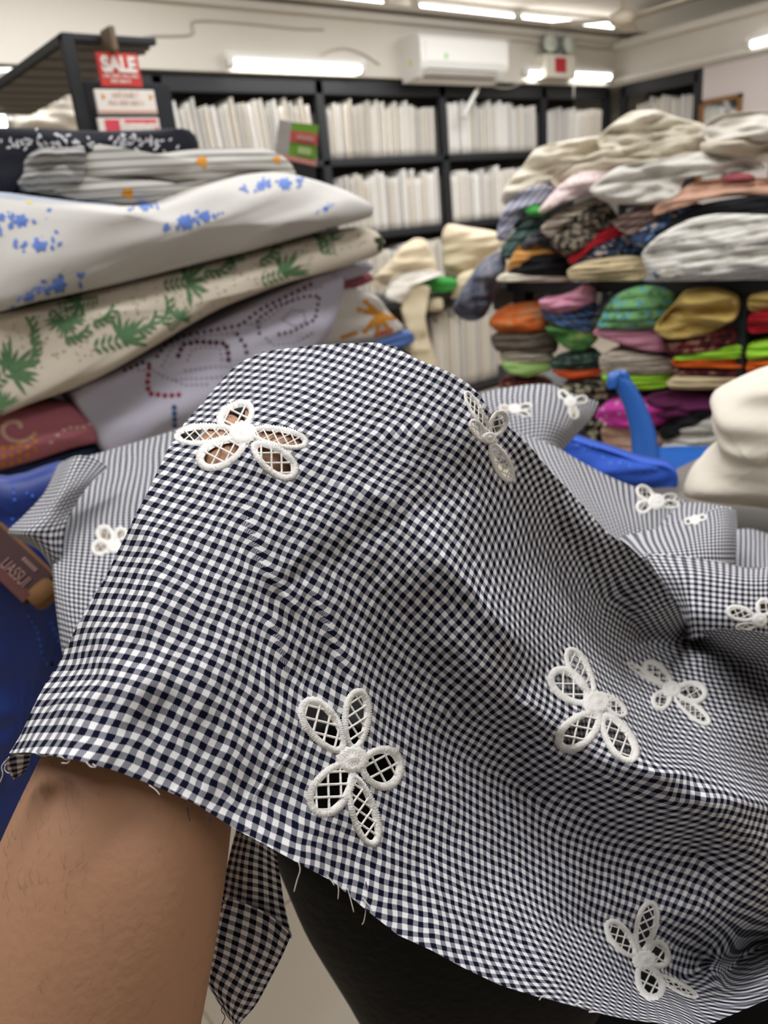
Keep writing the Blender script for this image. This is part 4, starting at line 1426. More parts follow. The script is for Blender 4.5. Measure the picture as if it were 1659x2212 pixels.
def stick(o, polys, m, name, lift=0.0012, div=3, label=None):
    """flat embroidery lying on the front of a piece of cloth: each outline is laid onto it point by point"""
    bv = BV[o.name]
    mb = MB()
    for poly in polys:
        P = np.array(poly, float)
        c = P.mean(0)
        vs = []
        ok = True
        for s in (1.0, 0.5):
            for p in P:
                q = c + (p - c) * s
                hit, n, _i, _d = bv.ray_cast(CAM, ray(*q).normalized())
                if hit is None: ok = False; break
                if n.dot(hit - CAM) > 0: n = -n
                vs.append(hit + n * lift)
            if not ok: break
        if not ok: continue
        hit, n, _i, _d = bv.ray_cast(CAM, ray(*c).normalized())
        if hit is None: continue
        if n.dot(hit - CAM) > 0: n = -n
        vs.append(hit + n * lift * 1.3)
        k = len(P)
        mb.add(vs, [(i, (i + 1) % k, k + (i + 1) % k, k + i) for i in range(k)] + [(k + i, k + (i + 1) % k, 2 * k) for i in range(k)])
    if not mb.v: return None
    inv = Matrix.Translation(o.location) @ Matrix.Rotation(o.rotation_euler[2], 4, 'Z')
    inv = inv.inverted()
    q = mesh_obj(name, [inv @ v for v in mb.v], mb.f, m, o, True)
    if label: q['label'] = label
    if len(polys) > 1: q['kind'] = 'stuff'
    return q


def leaf(x, y, ang, L, w, n=8):
    """pointed leaf outline from its root"""
    a = math.radians(ang)
    d, s = np.array([math.cos(a), -math.sin(a)]), np.array([math.sin(a), math.cos(a)])
    t = np.linspace(0, 1, n // 2 + 1)
    up = [np.array([x, y]) + d * L * u + s * w * math.sin(math.pi * u) ** 0.8 for u in t]
    dn = [np.array([x, y]) + d * L * u - s * w * math.sin(math.pi * u) ** 0.8 for u in t[::-1][1:-1]]
    return up + dn


def disc(x, y, rx, ry, n=8, rot=0.0):
    r = math.radians(rot)
    return [(x + rx * math.cos(a) * math.cos(r) - ry * math.sin(a) * math.sin(r), y + rx * math.cos(a) * math.sin(r) + ry * math.sin(a) * math.cos(r)) for a in np.linspace(0, 2 * math.pi, n, endpoint=False)]


# ------------------------------------------------------------------ left: table with the tall stack of folded prints
PL = (Vector((0, 1.58, 0)), Vector((0, -1, 0)))


def table(name, label, x0, x1, y0, y1, z, m, th=0.035, leg=0.045, inset=0.04):
    o = empty(name, ((x0 + x1) / 2, (y0 + y1) / 2, 0), label, 'table')
    ox, oy = o.location[0], o.location[1]
    MB().box((x0 - ox, y0 - oy, z - th), (x1 - ox, y1 - oy, z), 0.006).build('table_top', m, o)
    for sx in (x0 + inset, x1 - inset - leg):
        for sy in (y0 + inset, y1 - inset - leg):
            MB().box((sx - ox, sy - oy, 0), (sx + leg - ox, sy + leg - oy, z - th), 0.003).build('leg', BLACKMETAL, o)
    MB().box((x0 + inset - ox, y0 + inset - oy, z - th - 0.06), (x1 - inset - ox, y0 + inset + 0.02 - oy, z - th)).build('apron', BLACKMETAL, o)
    MB().box((x0 + inset - ox, y1 - inset - 0.02 - oy, z - th - 0.06), (x1 - inset - ox, y1 - inset - oy, z - th)).build('apron', BLACKMETAL, o)
    return o


table('display_table', 'black display table under the tall stack of folded prints', -0.35, 1.32, 1.50, 2.25, 0.755, BLACKMETAL)

WHITEBLUE = mat('white_cotton_print_ground', lin((208, 205, 200)), 0.9, mottle=0.03, mscale=5)
PALEBLUE = mat('pale_blue_cotton', lin((190, 198, 214)), 0.9, mottle=0.03, mscale=5)
CREAMPALM = mat('cream_cotton_ground', lin((204, 194, 176)), 0.9, mottle=0.05, mscale=30)
LAV = mat('lavender_cotton', lin((186, 183, 198)), 0.9, mottle=0.06, mscale=8)
BLUETHREAD = mat('blue_embroidery', lin((98, 128, 200)), 0.7)
GREENTHREAD = mat('green_embroidery', lin((84, 120, 80)), 0.7)
ORANGETHREAD = mat('orange_embroidery', lin((208, 140, 48)), 0.7)
NAVYCLOTH = mat('black_navy_cloth', lin((26, 28, 38)), 0.85, mottle=0.2, mscale=20)
WHITETHREAD2 = mat('white_embroidery', lin((196, 196, 200)), 0.8)
GREYSTRIPE = ramp_mat('grey_stripe_cotton', 'stripes', [(0, lin((118, 117, 115))), (0.16, lin((194, 191, 184)))], 22, rough=0.9)
GREYSTRIPE_LT = ramp_mat('pale_grey_stripe_cotton', 'stripes', [(0, lin((96, 96, 98))), (0.22, lin((170, 168, 164)))], 30, rough=0.9, distort=1.5)
EYELETDARK = mat('eyelet_plum', lin((86, 52, 66)), 0.9)  # dark plum of the eyelet discs
EYELETRED = mat('eyelet_red', lin((140, 52, 62)), 0.9)
EYELETBLUE = mat('eyelet_blue', lin((44, 78, 120)), 0.9)
PINKP = mat('rose_pink_cotton', lin((186, 112, 126)), 0.85, mottle=0.12, mscale=12)
CREAMTHREAD = mat('cream_embroidery', lin((222, 186, 170)), 0.8)
DENIM = mat('denim_blue_cotton', lin((52, 66, 96)), 0.85, mottle=0.25, mscale=25)
PERIW = mat('periwinkle_cotton', lin((96, 126, 190)), 0.85)
WHITEORANGE = mat('white_cotton_with_orange', lin((214, 208, 200)), 0.9)
REDCLOTH = mat('dusty_red_cotton', lin((150, 84, 92)), 0.85)

# bottom to top
bundle('folded_fabric', 'dark denim blue fabric, lowest of the left stack, on the black table', [(-60, 1010), (60, 1000), (190, 962), (262, 945), (250, 975), (150, 1000), (40, 1035), (-60, 1050)], PL, 0.45, DENIM, 0.04, 0.03, 2)
pk = bundle('folded_fabric', 'rose pink fabric with cream scrolls and orange dots at the left edge of the stack', [(-60, 905), (60, 880), (150, 868), (215, 900), (248, 945), (160, 965), (60, 998), (-60, 1020)], PL, 0.45, PINKP, 0.05, 0.05, 0)
stick(pk, [disc(8 + 17 * i, 968 + 6 * math.sin(i) - 7 * i + 17 * j, 6, 6, 6) for i in range(5) for j in range(3)], ORANGETHREAD, 'embroidery', label='orange dots')
sw = []
for i in range(22):
    t = i / 21
    a = 5.5 * t
    r = 44 * (1 - 0.75 * t)
    sw.append(disc(34 + r * math.cos(a + 0.4), 925 + 0.75 * r * math.sin(a + 0.4), 6, 5, 6))
sw += [disc(110 + 14 * i, 955 - 8 * i - 10 * math.sin(i * .8), 6, 4, 6) for i in range(9)]
stick(pk, sw, CREAMTHREAD, 'embroidery', label='cream scrolls')
bundle('folded_fabric', 'periwinkle blue fabric peeping out at the right end of the left stack', [(700, 745), (800, 735), (868, 712), (893, 722), (892, 740), (850, 758), (780, 775), (700, 780)], PL, 0.40, PERIW, 0.0, 0.03, 2)
wo = bundle('folded_fabric', 'white fabric with an orange embroidered flower at the right end of the left stack', [(690, 640), (760, 622), (812, 640), (845, 680), (872, 712), (800, 740), (700, 752), (640, 730)], PL, 0.40, WHITEORANGE, 0.01, 0.03, 2)
fl = []
for a, L in ((95, 40), (60, 46), (20, 44), (-15, 40), (-55, 38), (-95, 40), (-130, 46), (165, 44), (135, 40)):
    fl.append(leaf(818, 680, a, L, 6))
    fl.append(disc(818 + L * math.cos(math.radians(a)), 680 - L * math.sin(math.radians(a)), 7, 6, 6))
fl.append(disc(818, 680, 12, 10, 8))
fl += [disc(740 + 9 * i, 728 - 3 * i, 6, 5, 6) for i in range(4)]
stick(wo, fl, ORANGETHREAD, 'embroidery', label='orange flower')
stick(wo, [disc(812 + 8 * i, 722 - 2 * i, 5, 7, 6) for i in range(5)], mat('red_embroidery', lin((196, 92, 80)), 0.8), 'embroidery', label='red edging')
bundle('folded_fabric', 'dusty red fabric edge between the lavender and white fabrics', [(690, 610), (790, 588), (806, 605), (760, 625), (690, 640)], PL, 0.40, REDCLOTH, 0.0, 0.02, 0)
lv = bundle('folded_fabric', 'lavender grey cutwork fabric whose corner hangs down below the palm print', [(160, 850), (260, 800), (420, 722), (560, 650), (690, 595), (742, 600), (735, 660), (700, 740), (600, 800), (500, 850), (400, 930), (240, 985), (205, 930)], PL, 0.30, LAV, 0.09, 0.025, 0, fold=0.009, freq=6)
bundle('folded_fabric', 'lavender fabric band with a grey edge under the right end of the palm print', [(560, 640), (680, 592), (790, 566), (806, 582), (760, 602), (640, 640), (580, 662)], PL, 0.42, LAV, 0.04, 0.02, 2)
def dots_along(pts, step, r, ry=None):
    P = np.array(pts, float)
    d = np.r_[0, np.cumsum(np.hypot(*np.diff(P, axis=0).T))]
    out = []
    for t in np.arange(0, d[-1], step):
        out.append(disc(np.interp(t, d, P[:, 0]), np.interp(t, d, P[:, 1]), r, ry or r, 8))
    return out
stick(lv, dots_along([(340, 770), (360, 742), (400, 725), (450, 716), (520, 702), (560, 670), (620, 640), (680, 610)], 15, 4.5) + dots_along([(385, 768), (395, 745), (430, 738), (488, 742), (494, 770), (492, 790)], 14, 6)
      + dots_along([(512, 722), (530, 748), (534, 770)], 15, 5) + dots_along([(560, 720), (556, 690), (600, 660), (660, 640), (690, 640), (680, 690), (630, 716), (600, 722)], 13, 4) + dots_along([(270, 800), (310, 783), (330, 790)], 14, 5), EYELETDARK, 'eyelets', 0.0008)
stick(lv, dots_along([(322, 795), (318, 830), (322, 850), (360, 855), (400, 852)], 15, 6), EYELETRED, 'eyelets', 0.0008)
stick(lv, dots_along([(376, 880), (378, 930)], 13, 6), EYELETBLUE, 'eyelets', 0.0008)
random.seed(11)
stick(lv, [disc(random.uniform(380, 700), 0, 2.5, 2.5, 6) for _ in range(0)] + dots_along([(400, 800), (470, 792), (540, 792), (600, 760)], 11, 3) + dots_along([(350, 790), (372, 752), (402, 734), (452, 725), (505, 718)], 12, 3.2) + dots_along([(405, 778), (415, 755), (440, 750), (475, 752), (480, 780)], 11, 3) + dots_along([(520, 700), (560, 700), (590, 680), (650, 630), (700, 618)], 11, 3) + dots_along([(575, 730), (590, 745), (640, 740), (680, 715)], 11, 3) + dots_along([(300, 800), (330, 800), (350, 812), (400, 832), (450, 830)], 11, 3) + dots_along([(380, 820), (470, 815), (560, 800)], 11, 3) + dots_along([(610, 690), (630, 670), (655, 672), (660, 695), (636, 705), (612, 692)], 9, 3), mat('eyelet_grey', lin((138, 132, 146)), 0.9), 'eyelets', 0.0008)

cp = bundle('folded_fabric', 'cream eyelet fabric with green embroidered palms, middle of the left stack', [(-80, 700), (60, 664), (240, 618), (420, 575), (600, 528), (760, 490), (812, 500), (832, 525), (820, 548), (760, 568), (640, 600), (480, 660), (320, 748), (170, 832), (60, 872), (-80, 915)], PL, 0.5, CREAMPALM, 0.10, 0.07, 0, fold=0.011, freq=5, ang=0.25)
palms = [(20, 800, 1.25, 40), (262, 735, 1.25, 15), (402, 610, 1.0, 10), (610, 592, 1.0, 20), (175, 655, 0.8, 190), (200, 825, 0.7, 20), (712, 520, 0.6, 100), (0, 880, 0.8, 60), (140, 690, 0.8, -80), (385, 690, 0.6, 45), (505, 560, 0.5, 180)]
lv_ = []
for x, y, s, a in palms:
    for k in range(12):
        an = a - 95 + 190 * k / 11 + random.uniform(-6, 6)
        lv_.append(leaf(x, y, an, s * random.uniform(40, 64), s * 3.8))
    for k in range(5):
        xx, yy = x - s * 12 * k * math.cos(math.radians(a)), y + s * 12 * k * math.sin(math.radians(a))
        for sg in (-1, 1):
            lv_.append(leaf(xx, yy, a + sg * 55, s * 18, s * 3.2))
for bx, by, an in ((60, 790, 35), (70, 745, 60), (110, 670, -70), (140, 735, -10), (200, 700, 0), (350, 700, 40), (440, 590, -20), (560, 570, 10), (300, 720, 10), (700, 550, 80)):
    for k in range(5):
        an += 7
        xx, yy = bx + 12 * k * math.cos(math.radians(an)), by - 12 * k * math.sin(math.radians(an))
        for sg in (-1, 1):
            lv_.append(leaf(xx, yy, an + sg * 36, 19, 3.4))
    lv_.append(leaf(bx, by, an - 14, 66, 1.6))
stick(cp, lv_, GREENTHREAD, 'embroidery', label='green palm embroidery')
ey = []
for _ in range(330):
    x = random.uniform(0, 790)
    yc = 775 - 0.31 * x - (0.0001 * x * x)
    y = yc + random.uniform(-70, 60)
    ey.append(disc(x, y, 2.6, 2.2, 6))
stick(cp, ey, mat('eyelet_tan', lin((160, 144, 118)), 0.9), 'eyelets', 0.0008)['kind'] = 'stuff'
# the turned-in end of that fold, dark mottled green
bundle('fold_end', None, [(752, 548), (790, 522), (822, 512), (830, 528), (818, 545), (770, 566)], PL, 0.05, mat('dark_green_mottled', lin((58, 66, 44)), 0.9, mottle=0.3, mscale=30), 0.128, 0.008, parent=cp)

wb = bundle('folded_fabric', 'white fabric with small blue flower sprigs, large fold near the top of the left stack', [(-80, 440), (40, 432), (160, 440), (250, 446), (330, 440), (420, 405), (520, 378), (600, 372), (680, 390), (750, 415), (806, 448), (798, 470), (700, 496), (560, 536), (420, 571), (240, 616), (80, 651), (-80, 676)], PL, 0.55, WHITEBLUE, 0.13, 0.09, 0, fold=0.014, freq=7, ang=0.22)
bundle('folded_fabric', 'pale blue fabric strip just above the white blue-flowered fold, at the left edge', [(-80, 418), (0, 415), (80, 425), (170, 436), (260, 444), (200, 452), (60, 462), (-80, 468)], PL, 0.5, PALEBLUE, 0.115, 0.03, 0)
def sprig(x, y, s, a, n=13):
    out = []
    rnd = random.Random(int(x * 7 + y))
    for k in range(n):
        t = rnd.uniform(-1, 1)
        px_, py_ = x + t * 60 * s * math.cos(a) + rnd.uniform(-8, 8) * s, y - t * 60 * s * math.sin(a) + rnd.uniform(-13, 13) * s * (1 - abs(t) * 0.6)
        out.append(leaf(px_, py_, rnd.uniform(0, 360), rnd.uniform(10, 18) * s, 4 * s))
    for k in range(6):
        out.append(leaf(x + 6 * s, y, 60 * k + 10, 17 * s, 6 * s))
    return out
sp_ = sprig(395, 480, 1.1, 0.35) + sprig(440, 470, 0.7, 0.4) + sprig(120, 617, 1.1, 0.3) + sprig(60, 640, 0.7, 0.5) + sprig(40, 478, 1.0, 0.3) + sprig(80, 528, 1.1, 0.25) + sprig(610, 398, 0.9, 0.15) + sprig(560, 402, 0.7, 0.2) + sprig(310, 448, 0.6, 0.1) + sprig(400, 580, 0.5, 0.3) + sprig(700, 452, 0.4, 0.5) + sprig(0, 470, 0.6, 0.4)
stick(wb, sp_, BLUETHREAD, 'embroidery', label='blue flower sprigs')
stick(wb, [disc(64, 437, 7, 4, 6)], mat('yellow_embroidery', lin((230, 214, 120)), 0.8), 'embroidery', label='yellow fleck')

gs2 = bundle('folded_fabric', 'grey striped fabric with orange motifs, lower of the two striped folds', [(110, 410), (160, 384), (260, 382), (360, 392), (420, 405), (440, 398), (520, 380), (560, 378), (470, 402), (380, 432), (310, 442), (210, 436), (150, 428)], PL, 0.42, GREYSTRIPE, 0.10, 0.03, 3, lay=0.004, ang=-0.05)
gs = bundle('folded_fabric', 'grey striped fabric with orange motifs, upper of the two striped folds', [(178, 312), (250, 325), (330, 333), (420, 322), (520, 318), (580, 325), (620, 345), (640, 380), (600, 378), (520, 382), (440, 402), (400, 400), (330, 386), (250, 384), (178, 382)], PL, 0.42, GREYSTRIPE, 0.095, 0.04, 3, lay=0.004, ang=-0.04)
gt = bundle('folded_fabric', 'crumpled end of pale grey cloth at the left of the striped folds', [(50, 345), (80, 320), (140, 318), (178, 318), (180, 385), (160, 420), (110, 420), (60, 412), (36, 395), (48, 375)], PL, 0.35, GREYSTRIPE_LT, 0.10, 0.05, 0, fold=0.03, freq=14)
def motif(x, y, s):
    return [disc(x, y, 10 * s, 6 * s, 8), disc(x + 4 * s, y + 8 * s, 6 * s, 8 * s, 8), disc(x - 6 * s, y + 5 * s, 7 * s, 5 * s, 8)]
stick(gs, motif(436, 345, 1.1) + motif(598, 342, .8), ORANGETHREAD, 'embroidery', label='orange motifs')
stick(gs2, motif(276, 413, 1.1) + motif(442, 402, .6), ORANGETHREAD, 'embroidery', label='orange motifs')
nv = bundle('folded_fabric', 'black fabric with white embroidered sprays on top of the left stack', [(-80, 285), (60, 278), (200, 284), (300, 282), (400, 278), (424, 296), (430, 320), (420, 335), (300, 345), (180, 340), (60, 400), (-10, 430), (-80, 425)], PL, 0.45, NAVYCLOTH, 0.06, 0.05, 0, fold=0.010)
ns = []
rnd = random.Random(5)
for cx_, cy_, n_ in ((120, 312, 46), (285, 305, 34), (330, 318, 16), (40, 306, 14)):
    for _ in range(n_):
        ns.append(leaf(cx_ + rnd.gauss(0, 34), cy_ + rnd.gauss(0, 9), rnd.uniform(0, 360), rnd.uniform(7, 15), 2.6))
stick(nv, ns, WHITETHREAD2, 'embroidery', label='white sprays')

# ------------------------------------------------------------------ black rack with the sale signs behind the stack
def rack():
    y0 = 2.75
    p = lambda x, y, yy=y0: on_plane(x, y, Vector((0, yy, 0)), Vector((0, -1, 0)))
    top = p(140, 72)
    o = empty('display_rack', (top.x, y0, 0), 'black steel display rack with a slatted canopy behind the sale signs', 'rack')
    org = Vector(o.location)
    zt = top.z
    MB().box((-0.018, -0.018, 0), (0.018, 0.018, zt), 0.003).build('post', BLACKMETAL, o)
    MB().box((-0.018, 1.35, 0), (0.018, 1.39, zt), 0.003).build('post', BLACKMETAL, o)
    MB().box((-0.018, -0.015, zt - 0.02), (0.30, 0.015, zt), 0.003).build('canopy_rail', BLACKMETAL, o)
    MB().box((-0.018, 0.0, zt - 0.03), (0.0, 1.39, zt), 0.003).build('canopy_rail', BLACKMETAL, o)
    GR = mat('grey_metal_sheet', lin((120, 116, 110)), 0.55)
    MB().box((0.0, 0.02, zt - 0.028), (0.29, 1.37, zt - 0.018)).build('canopy_sheet', GR, o)
    for k in range(9):
        MB().box((0.0, 0.06 + 0.15 * k, zt - 0.034), (0.29, 0.075 + 0.15 * k, zt - 0.028)).build('slat', GR, o)
    a, b = p(186, 172), p(370, 172)
    MB().box((a.x - org.x, 0.02, 0.5), (b.x - org.x, 0.05, a.z), 0.004).build('sign_board', mat('black_board', lin((30, 32, 36)), 0.6), o)
    return o


rack()
SIGNP = (Vector((0, 2.68, 0)), Vector((0, -1, 0)))


def text_mesh(body, size, font_w=0.0):
    cu = bpy.data.curves.new('lettering', 'FONT')
    cu.body = body
    cu.size = size
    cu.extrude = 0.0006
    cu.offset = font_w
    cu.align_x = 'CENTER'
    cu.align_y = 'CENTER'
    t = bpy.data.objects.new('lettering', cu)
    COL.objects.link(t)
    dg = bpy.context.evaluated_depsgraph_get()
    dg.update()
    me = bpy.data.meshes.new_from_object(t.evaluated_get(dg))
    bpy.data.objects.remove(t)
    return me


def upright_text(body, size, loc, m, parent, sx=1.0, weight=0.0, rot=None):
    me = text_mesh(body, size, weight)
    me.name = 'lettering'
    me.materials.clear()
    me.materials.append(m)
    o = bpy.data.objects.new('lettering', me)
    COL.objects.link(o)
    o.parent = parent
    o.location = loc
    o.rotation_euler = rot if rot is not None else (math.pi / 2, 0, 0)
    o.scale = (sx, 1, 1)
    return o


def bars(parent, x0, x1, z0, z1, y, m, n, seed):
    """print too small to read: rows of little upright strokes"""
    rnd = random.Random(seed)
    mb = MB()
    x = x0
    step = (x1 - x0) / n
    for k in range(n):
        if k % 7 == 5: continue
        w = step * rnd.uniform(0.35, 0.7)
        mb.box((x0 + k * step, y - 0.0006, z0), (x0 + k * step + w, y, z1 - (z1 - z0) * rnd.choice((0, 0, .25))))
    return mb.build('small_print', m, parent)


def sign(px, name, label, face, tilt=0.0):
    (x0, y0), (x1, y1) = px
    a, b = on_plane(x0, y0, *SIGNP), on_plane(x1, y1, *SIGNP)
    w, h = b.x - a.x, a.z - b.z
    o = empty(name, ((a.x + b.x) / 2, SIGNP[0].y, b.z), label, 'sign')
    MB().box((-w / 2, 0, 0), (w / 2, 0.012, h), 0.002).build('panel', face, o)
    return o, w, h


SIGNRED = mat('sign_red', lin((190, 62, 56)), 0.5)
SIGNWHITE = mat('sign_white', lin((222, 214, 206)), 0.5)
SIGNPINK = mat('sign_pink', lin((206, 70, 86)), 0.5)
o, w, h = sign(((206, 112), (309, 188)), 'sale_sign', 'red sign reading SALE, topmost of the three signs on the black board', SIGNRED)
upright_text('SALE', h * 0.62, (0, -0.0015, h * 0.64), SIGNWHITE, o, sx=w * 0.92 / (h * 0.62 * 2.35), weight=0.003)
bars(o, -w * 0.42, w * 0.44, h * 0.27, h * 0.36, -0.001, SIGNWHITE, 26, 1)
bars(o, -w * 0.26, w * 0.22, h * 0.11, h * 0.22, -0.001, SIGNWHITE, 15, 2)
MB().box((-w * 0.16, -0.03, h), (-w * 0.02, 0.05, h + 0.07), 0.006).build('clip', mat('brown_clip', lin((110, 92, 72)), 0.6), o)
o, w, h = sign(((203, 192), (341, 246)), 'white_sign', 'white sign with orange arrows at both ends, below the red sale sign', SIGNWHITE)
for sx in (-1, 1):
    MB().add([(sx * w * 0.40, -0.001, h * 0.84), (sx * w * 0.40, -0.001, h * 0.56), (sx * w * 0.40 + w * 0.07, -0.001, h * 0.70), (sx * w * 0.40, 0.004, h * 0.84), (sx * w * 0.40, 0.004, h * 0.56), (sx * w * 0.40 + w * 0.07, 0.004, h * 0.70)], [(0, 1, 2), (5, 4, 3), (0, 3, 4, 1), (1, 4, 5, 2), (2, 5, 3, 0)]).build('arrow', ORANGETHREAD, o)
PRINT = mat('sign_tan_print', lin((196, 166, 146)), 0.6)
bars(o, -w * 0.22, w * 0.22, h * 0.68, h * 0.92, -0.001, PRINT, 14, 3)
bars(o, -w * 0.30, w * 0.30, h * 0.38, h * 0.56, -0.001, PRINT, 22, 4)
MB().box((-w * 0.49, -0.001, 0.004), (w * 0.49, 0.002, h * 0.15)).build('stripe', mat('sign_salmon', lin((206, 158, 140)), 0.5), o)
o, w, h = sign(((210, 254), (349, 292)), 'summer_sign', 'pink and white sign reading Summer, lowest of the three signs', SIGNWHITE)
MB().box((-w * 0.40, -0.001, h * 0.05), (w * 0.46, 0.002, h * 0.90)).build('pink_field', SIGNPINK, o)
upright_text('Summer', h * 0.74, (w * 0.14, -0.003, h * 0.52), SIGNWHITE, o, sx=w * 0.56 / (h * 0.74 * 3.1), weight=0.003)

bundle('cream_bundle', 'cream cloths heaped on the rack at the far left, under the black canopy', [(75, 160), (110, 146), (150, 148), (168, 180), (176, 275), (120, 284), (40, 284), (22, 250), (20, 195), (60, 190)], (Vector((0, 4.35, 0)), Vector((0, -1, 0))), 0.3, WHITES[1], 0, 0.08, 0, fold=0.05, freq=6)

# ------------------------------------------------------------------ green leaflet on a stand
def leaflet():
    p0, n = Vector((0, 2.4, 0)), Vector((0, -1, 0))
    q = lambda x, y: on_plane(x, y, p0, n)
    tl, tr, br, bl = q(630, 264), q(688, 270), q(682, 350), q(622, 338)
    o = empty('leaflet', bl, 'folded green and red leaflet standing at the end of the left stack', 'leaflet')
    org = Vector(o.location)
    G1 = mat('leaflet_green', lin((98, 138, 48)), 0.4)
    back = Vector((0, 0.012, 0))
    def quad(nm, f, m, lift):
        """f: fractions (u0,v0,u1,v1) over the front page"""
        def pt(u, v):
            return tl * (1 - u) * (1 - v) + tr * u * (1 - v) + br * u * v + bl * (1 - u) * v - org - Vector((0, lift, 0))
        u0, v0, u1, v1 = f
        c = [pt(u0, v0), pt(u1, v0), pt(u1, v1), pt(u0, v1)]
        MB().add(c + [p + back * (1 if lift == 0 else 0.1) for p in c], [(0, 1, 2, 3), (7, 6, 5, 4), (0, 4, 5, 1), (1, 5, 6, 2), (2, 6, 7, 3), (3, 7, 4, 0)]).build(nm, m, o)
    quad('front_page', (0, 0, 1, 1), G1, 0)
    quad('red_band', (0.0, 0.24, 1, 0.56), mat('leaflet_red', lin((168, 74, 74)), 0.4), 0.002)
    quad('print_patch', (0.22, 0.33, 0.86, 0.47), mat('leaflet_print', lin((168, 120, 112)), 0.4), 0.004)
    quad('print_patch', (0.3, 0.66, 0.78, 0.86), mat('leaflet_pale', lin((150, 168, 116)), 0.4), 0.004)
    quad('base_strip', (-0.3, 0.98, 1.0, 1.12), mat('leaflet_pink', lin((182, 120, 112)), 0.5), 0.006)
    side = [tl - org, bl - org, q(604, 334) - org + Vector((0, 0.03, 0)), q(613, 254) - org + Vector((0, 0.03, 0))]
    MB().add(side + [p + Vector((0.004, 0.004, 0)) for p in side], [(0, 1, 2, 3), (7, 6, 5, 4), (0, 4, 5, 1), (1, 5, 6, 2), (2, 6, 7, 3), (3, 7, 4, 0)]).build('side_page', mat('leaflet_grey', lin((128, 122, 116)), 0.4, mottle=0.3, mscale=20), o)
    foot = q(655, 362)
    MB().box((foot.x - org.x - 0.05, 0.0, 0.80 - org.z), (foot.x - org.x + 0.05, 0.05, foot.z - org.z + 0.03), 0.004).build('stand', BLACKMETAL, o)
    MB().box((foot.x - org.x - 0.07, -0.06, -org.z), (foot.x - org.x + 0.07, 0.10, 0.80 - org.z), 0.004).build('stand', BLACKMETAL, o)


leaflet()
# ------------------------------------------------------------------ right: black rack heaped with folded fabrics
PR = (Vector((1.72, 0, 0)), Vector((-1, 0, 0)))


def facing(poly, base):
    """upright plane through the middle of the outline on BASE, turned to the viewer"""
    cx_ = sum(p[0] for p in poly) / len(poly)
    cy_ = sum(p[1] for p in poly) / len(poly)
    p = on_plane(cx_, cy_, *base)
    d = p - CAM
    d.z = 0
    return p, -d.normalized()


def at_dist(poly, dist):
    """upright plane facing the viewer, DIST metres away on the level"""
    cx_ = sum(p[0] for p in poly) / len(poly)
    d = ray(cx_, 1106)
    d.z = 0
    d.normalize()
    return CAM + d * dist, -d


def open_rack():
    o = empty('fabric_rack', (1.72, 1.0, 0), 'black steel rack on the right, its top shelf heaped with folded fabrics', 'rack')
    q = lambda lo, hi, nm, b=0.003: MB().box(Vector(lo) - Vector((1.72, 1.0, 0)), Vector(hi) - Vector((1.72, 1.0, 0)), b).build(nm, BLACKMETAL, o)
    for y in (1.50, 0.862, 0.10):
        q((1.735, y - 0.022, 0), (1.775, y + 0.022, 0.93), 'post')
        q((2.25, y - 0.012, 0), (2.28, y + 0.012, 0.93), 'post')
    for z in (0.95, 0.665, 0.40):
        q((1.73, 0.05, z - 0.028), (2.30, 1.54, z), 'shelf_board')
    q((2.285, 0.05, 0.05), (2.30, 1.54, 0.92), 'dark_backing')  # added dark sheet, stands in for the shade between the bundles
    return o


open_rack()

_pl = {}


def pm(name, c, mott=0.10, sc=14):
    if name not in _pl: _pl[name] = mat(name, lin(c), 0.9, mottle=mott, mscale=sc)
    return _pl[name]


CREAM = pm('cream_muslin', (214, 206, 188), 0.05, 9)
IVORY = pm('ivory_muslin', (220, 214, 204), 0.05, 9)
BEIGE = pm('beige_muslin', (198, 188, 170), 0.06, 9)
DOTPINK = ramp_mat('pink_dotted_cotton', 'dots', [(0, lin((206, 170, 170))), (0.30, lin((226, 206, 204)))], 68.4)
WHITELACE = pm('white_lace_cotton', (206, 202, 194), 0.10, 40)
LAVST = ramp_mat('lavender_striped_cotton', 'stripes', [(0, lin((120, 120, 138))), (0.35, lin((168, 168, 184)))], 22.4, rot=(0, 0.8, 0))
PEACH = pm('peach_cotton', (206, 164, 142), 0.06)
ROSE = pm('rose_red_cotton', (160, 84, 92))
LAYGREY = ramp_mat('layered_taupe_cotton', 'stripes', [(0, lin((120, 92, 92))), (0.3, lin((176, 156, 142))), (0.7, lin((150, 128, 122)))], 22.4, rot=(0, 0.45, 0))
NAVYFLORAL = ramp_mat('navy_floral_print', 'cells', [(0, lin((52, 70, 104))), (0.4, lin((88, 120, 160))), (0.72, lin((40, 48, 66))), (0.86, lin((206, 190, 176)))], 92)
BLACKC = pm('black_cotton', (24, 24, 28), 0.3, 20)
WHITELAY = ramp_mat('white_layered_cotton', 'stripes', [(0, lin((176, 172, 162))), (0.22, lin((214, 212, 204)))], 27.2, distort=2.0, rot=(0, 0.12, 0))
BLUEFLOR = ramp_mat('blue_floral_on_cream', 'cells', [(0, lin((86, 104, 134))), (0.3, lin((196, 188, 168))), (0.7, lin((214, 210, 200)))], 96.6)
LEOPARD = ramp_mat('leopard_print', 'cells', [(0, lin((44, 40, 36))), (0.42, lin((140, 128, 112))), (0.7, lin((92, 82, 72)))], 105.8)
REDC = pm('crimson_cotton', (176, 32, 44), 0.08)
MUSTARD = pm('mustard_cotton', (196, 142, 76), 0.12)
TEALST = ramp_mat('teal_striped_cotton', 'stripes', [(0, lin((40, 70, 68))), (0.45, lin((128, 134, 122))), (0.7, lin((60, 90, 84)))], 17.6, rot=(0, 0.8, 0))
PURPLE = pm('purple_cotton', (78, 44, 108))
GREENC = pm('bright_green_cotton', (62, 148, 66), 0.15)
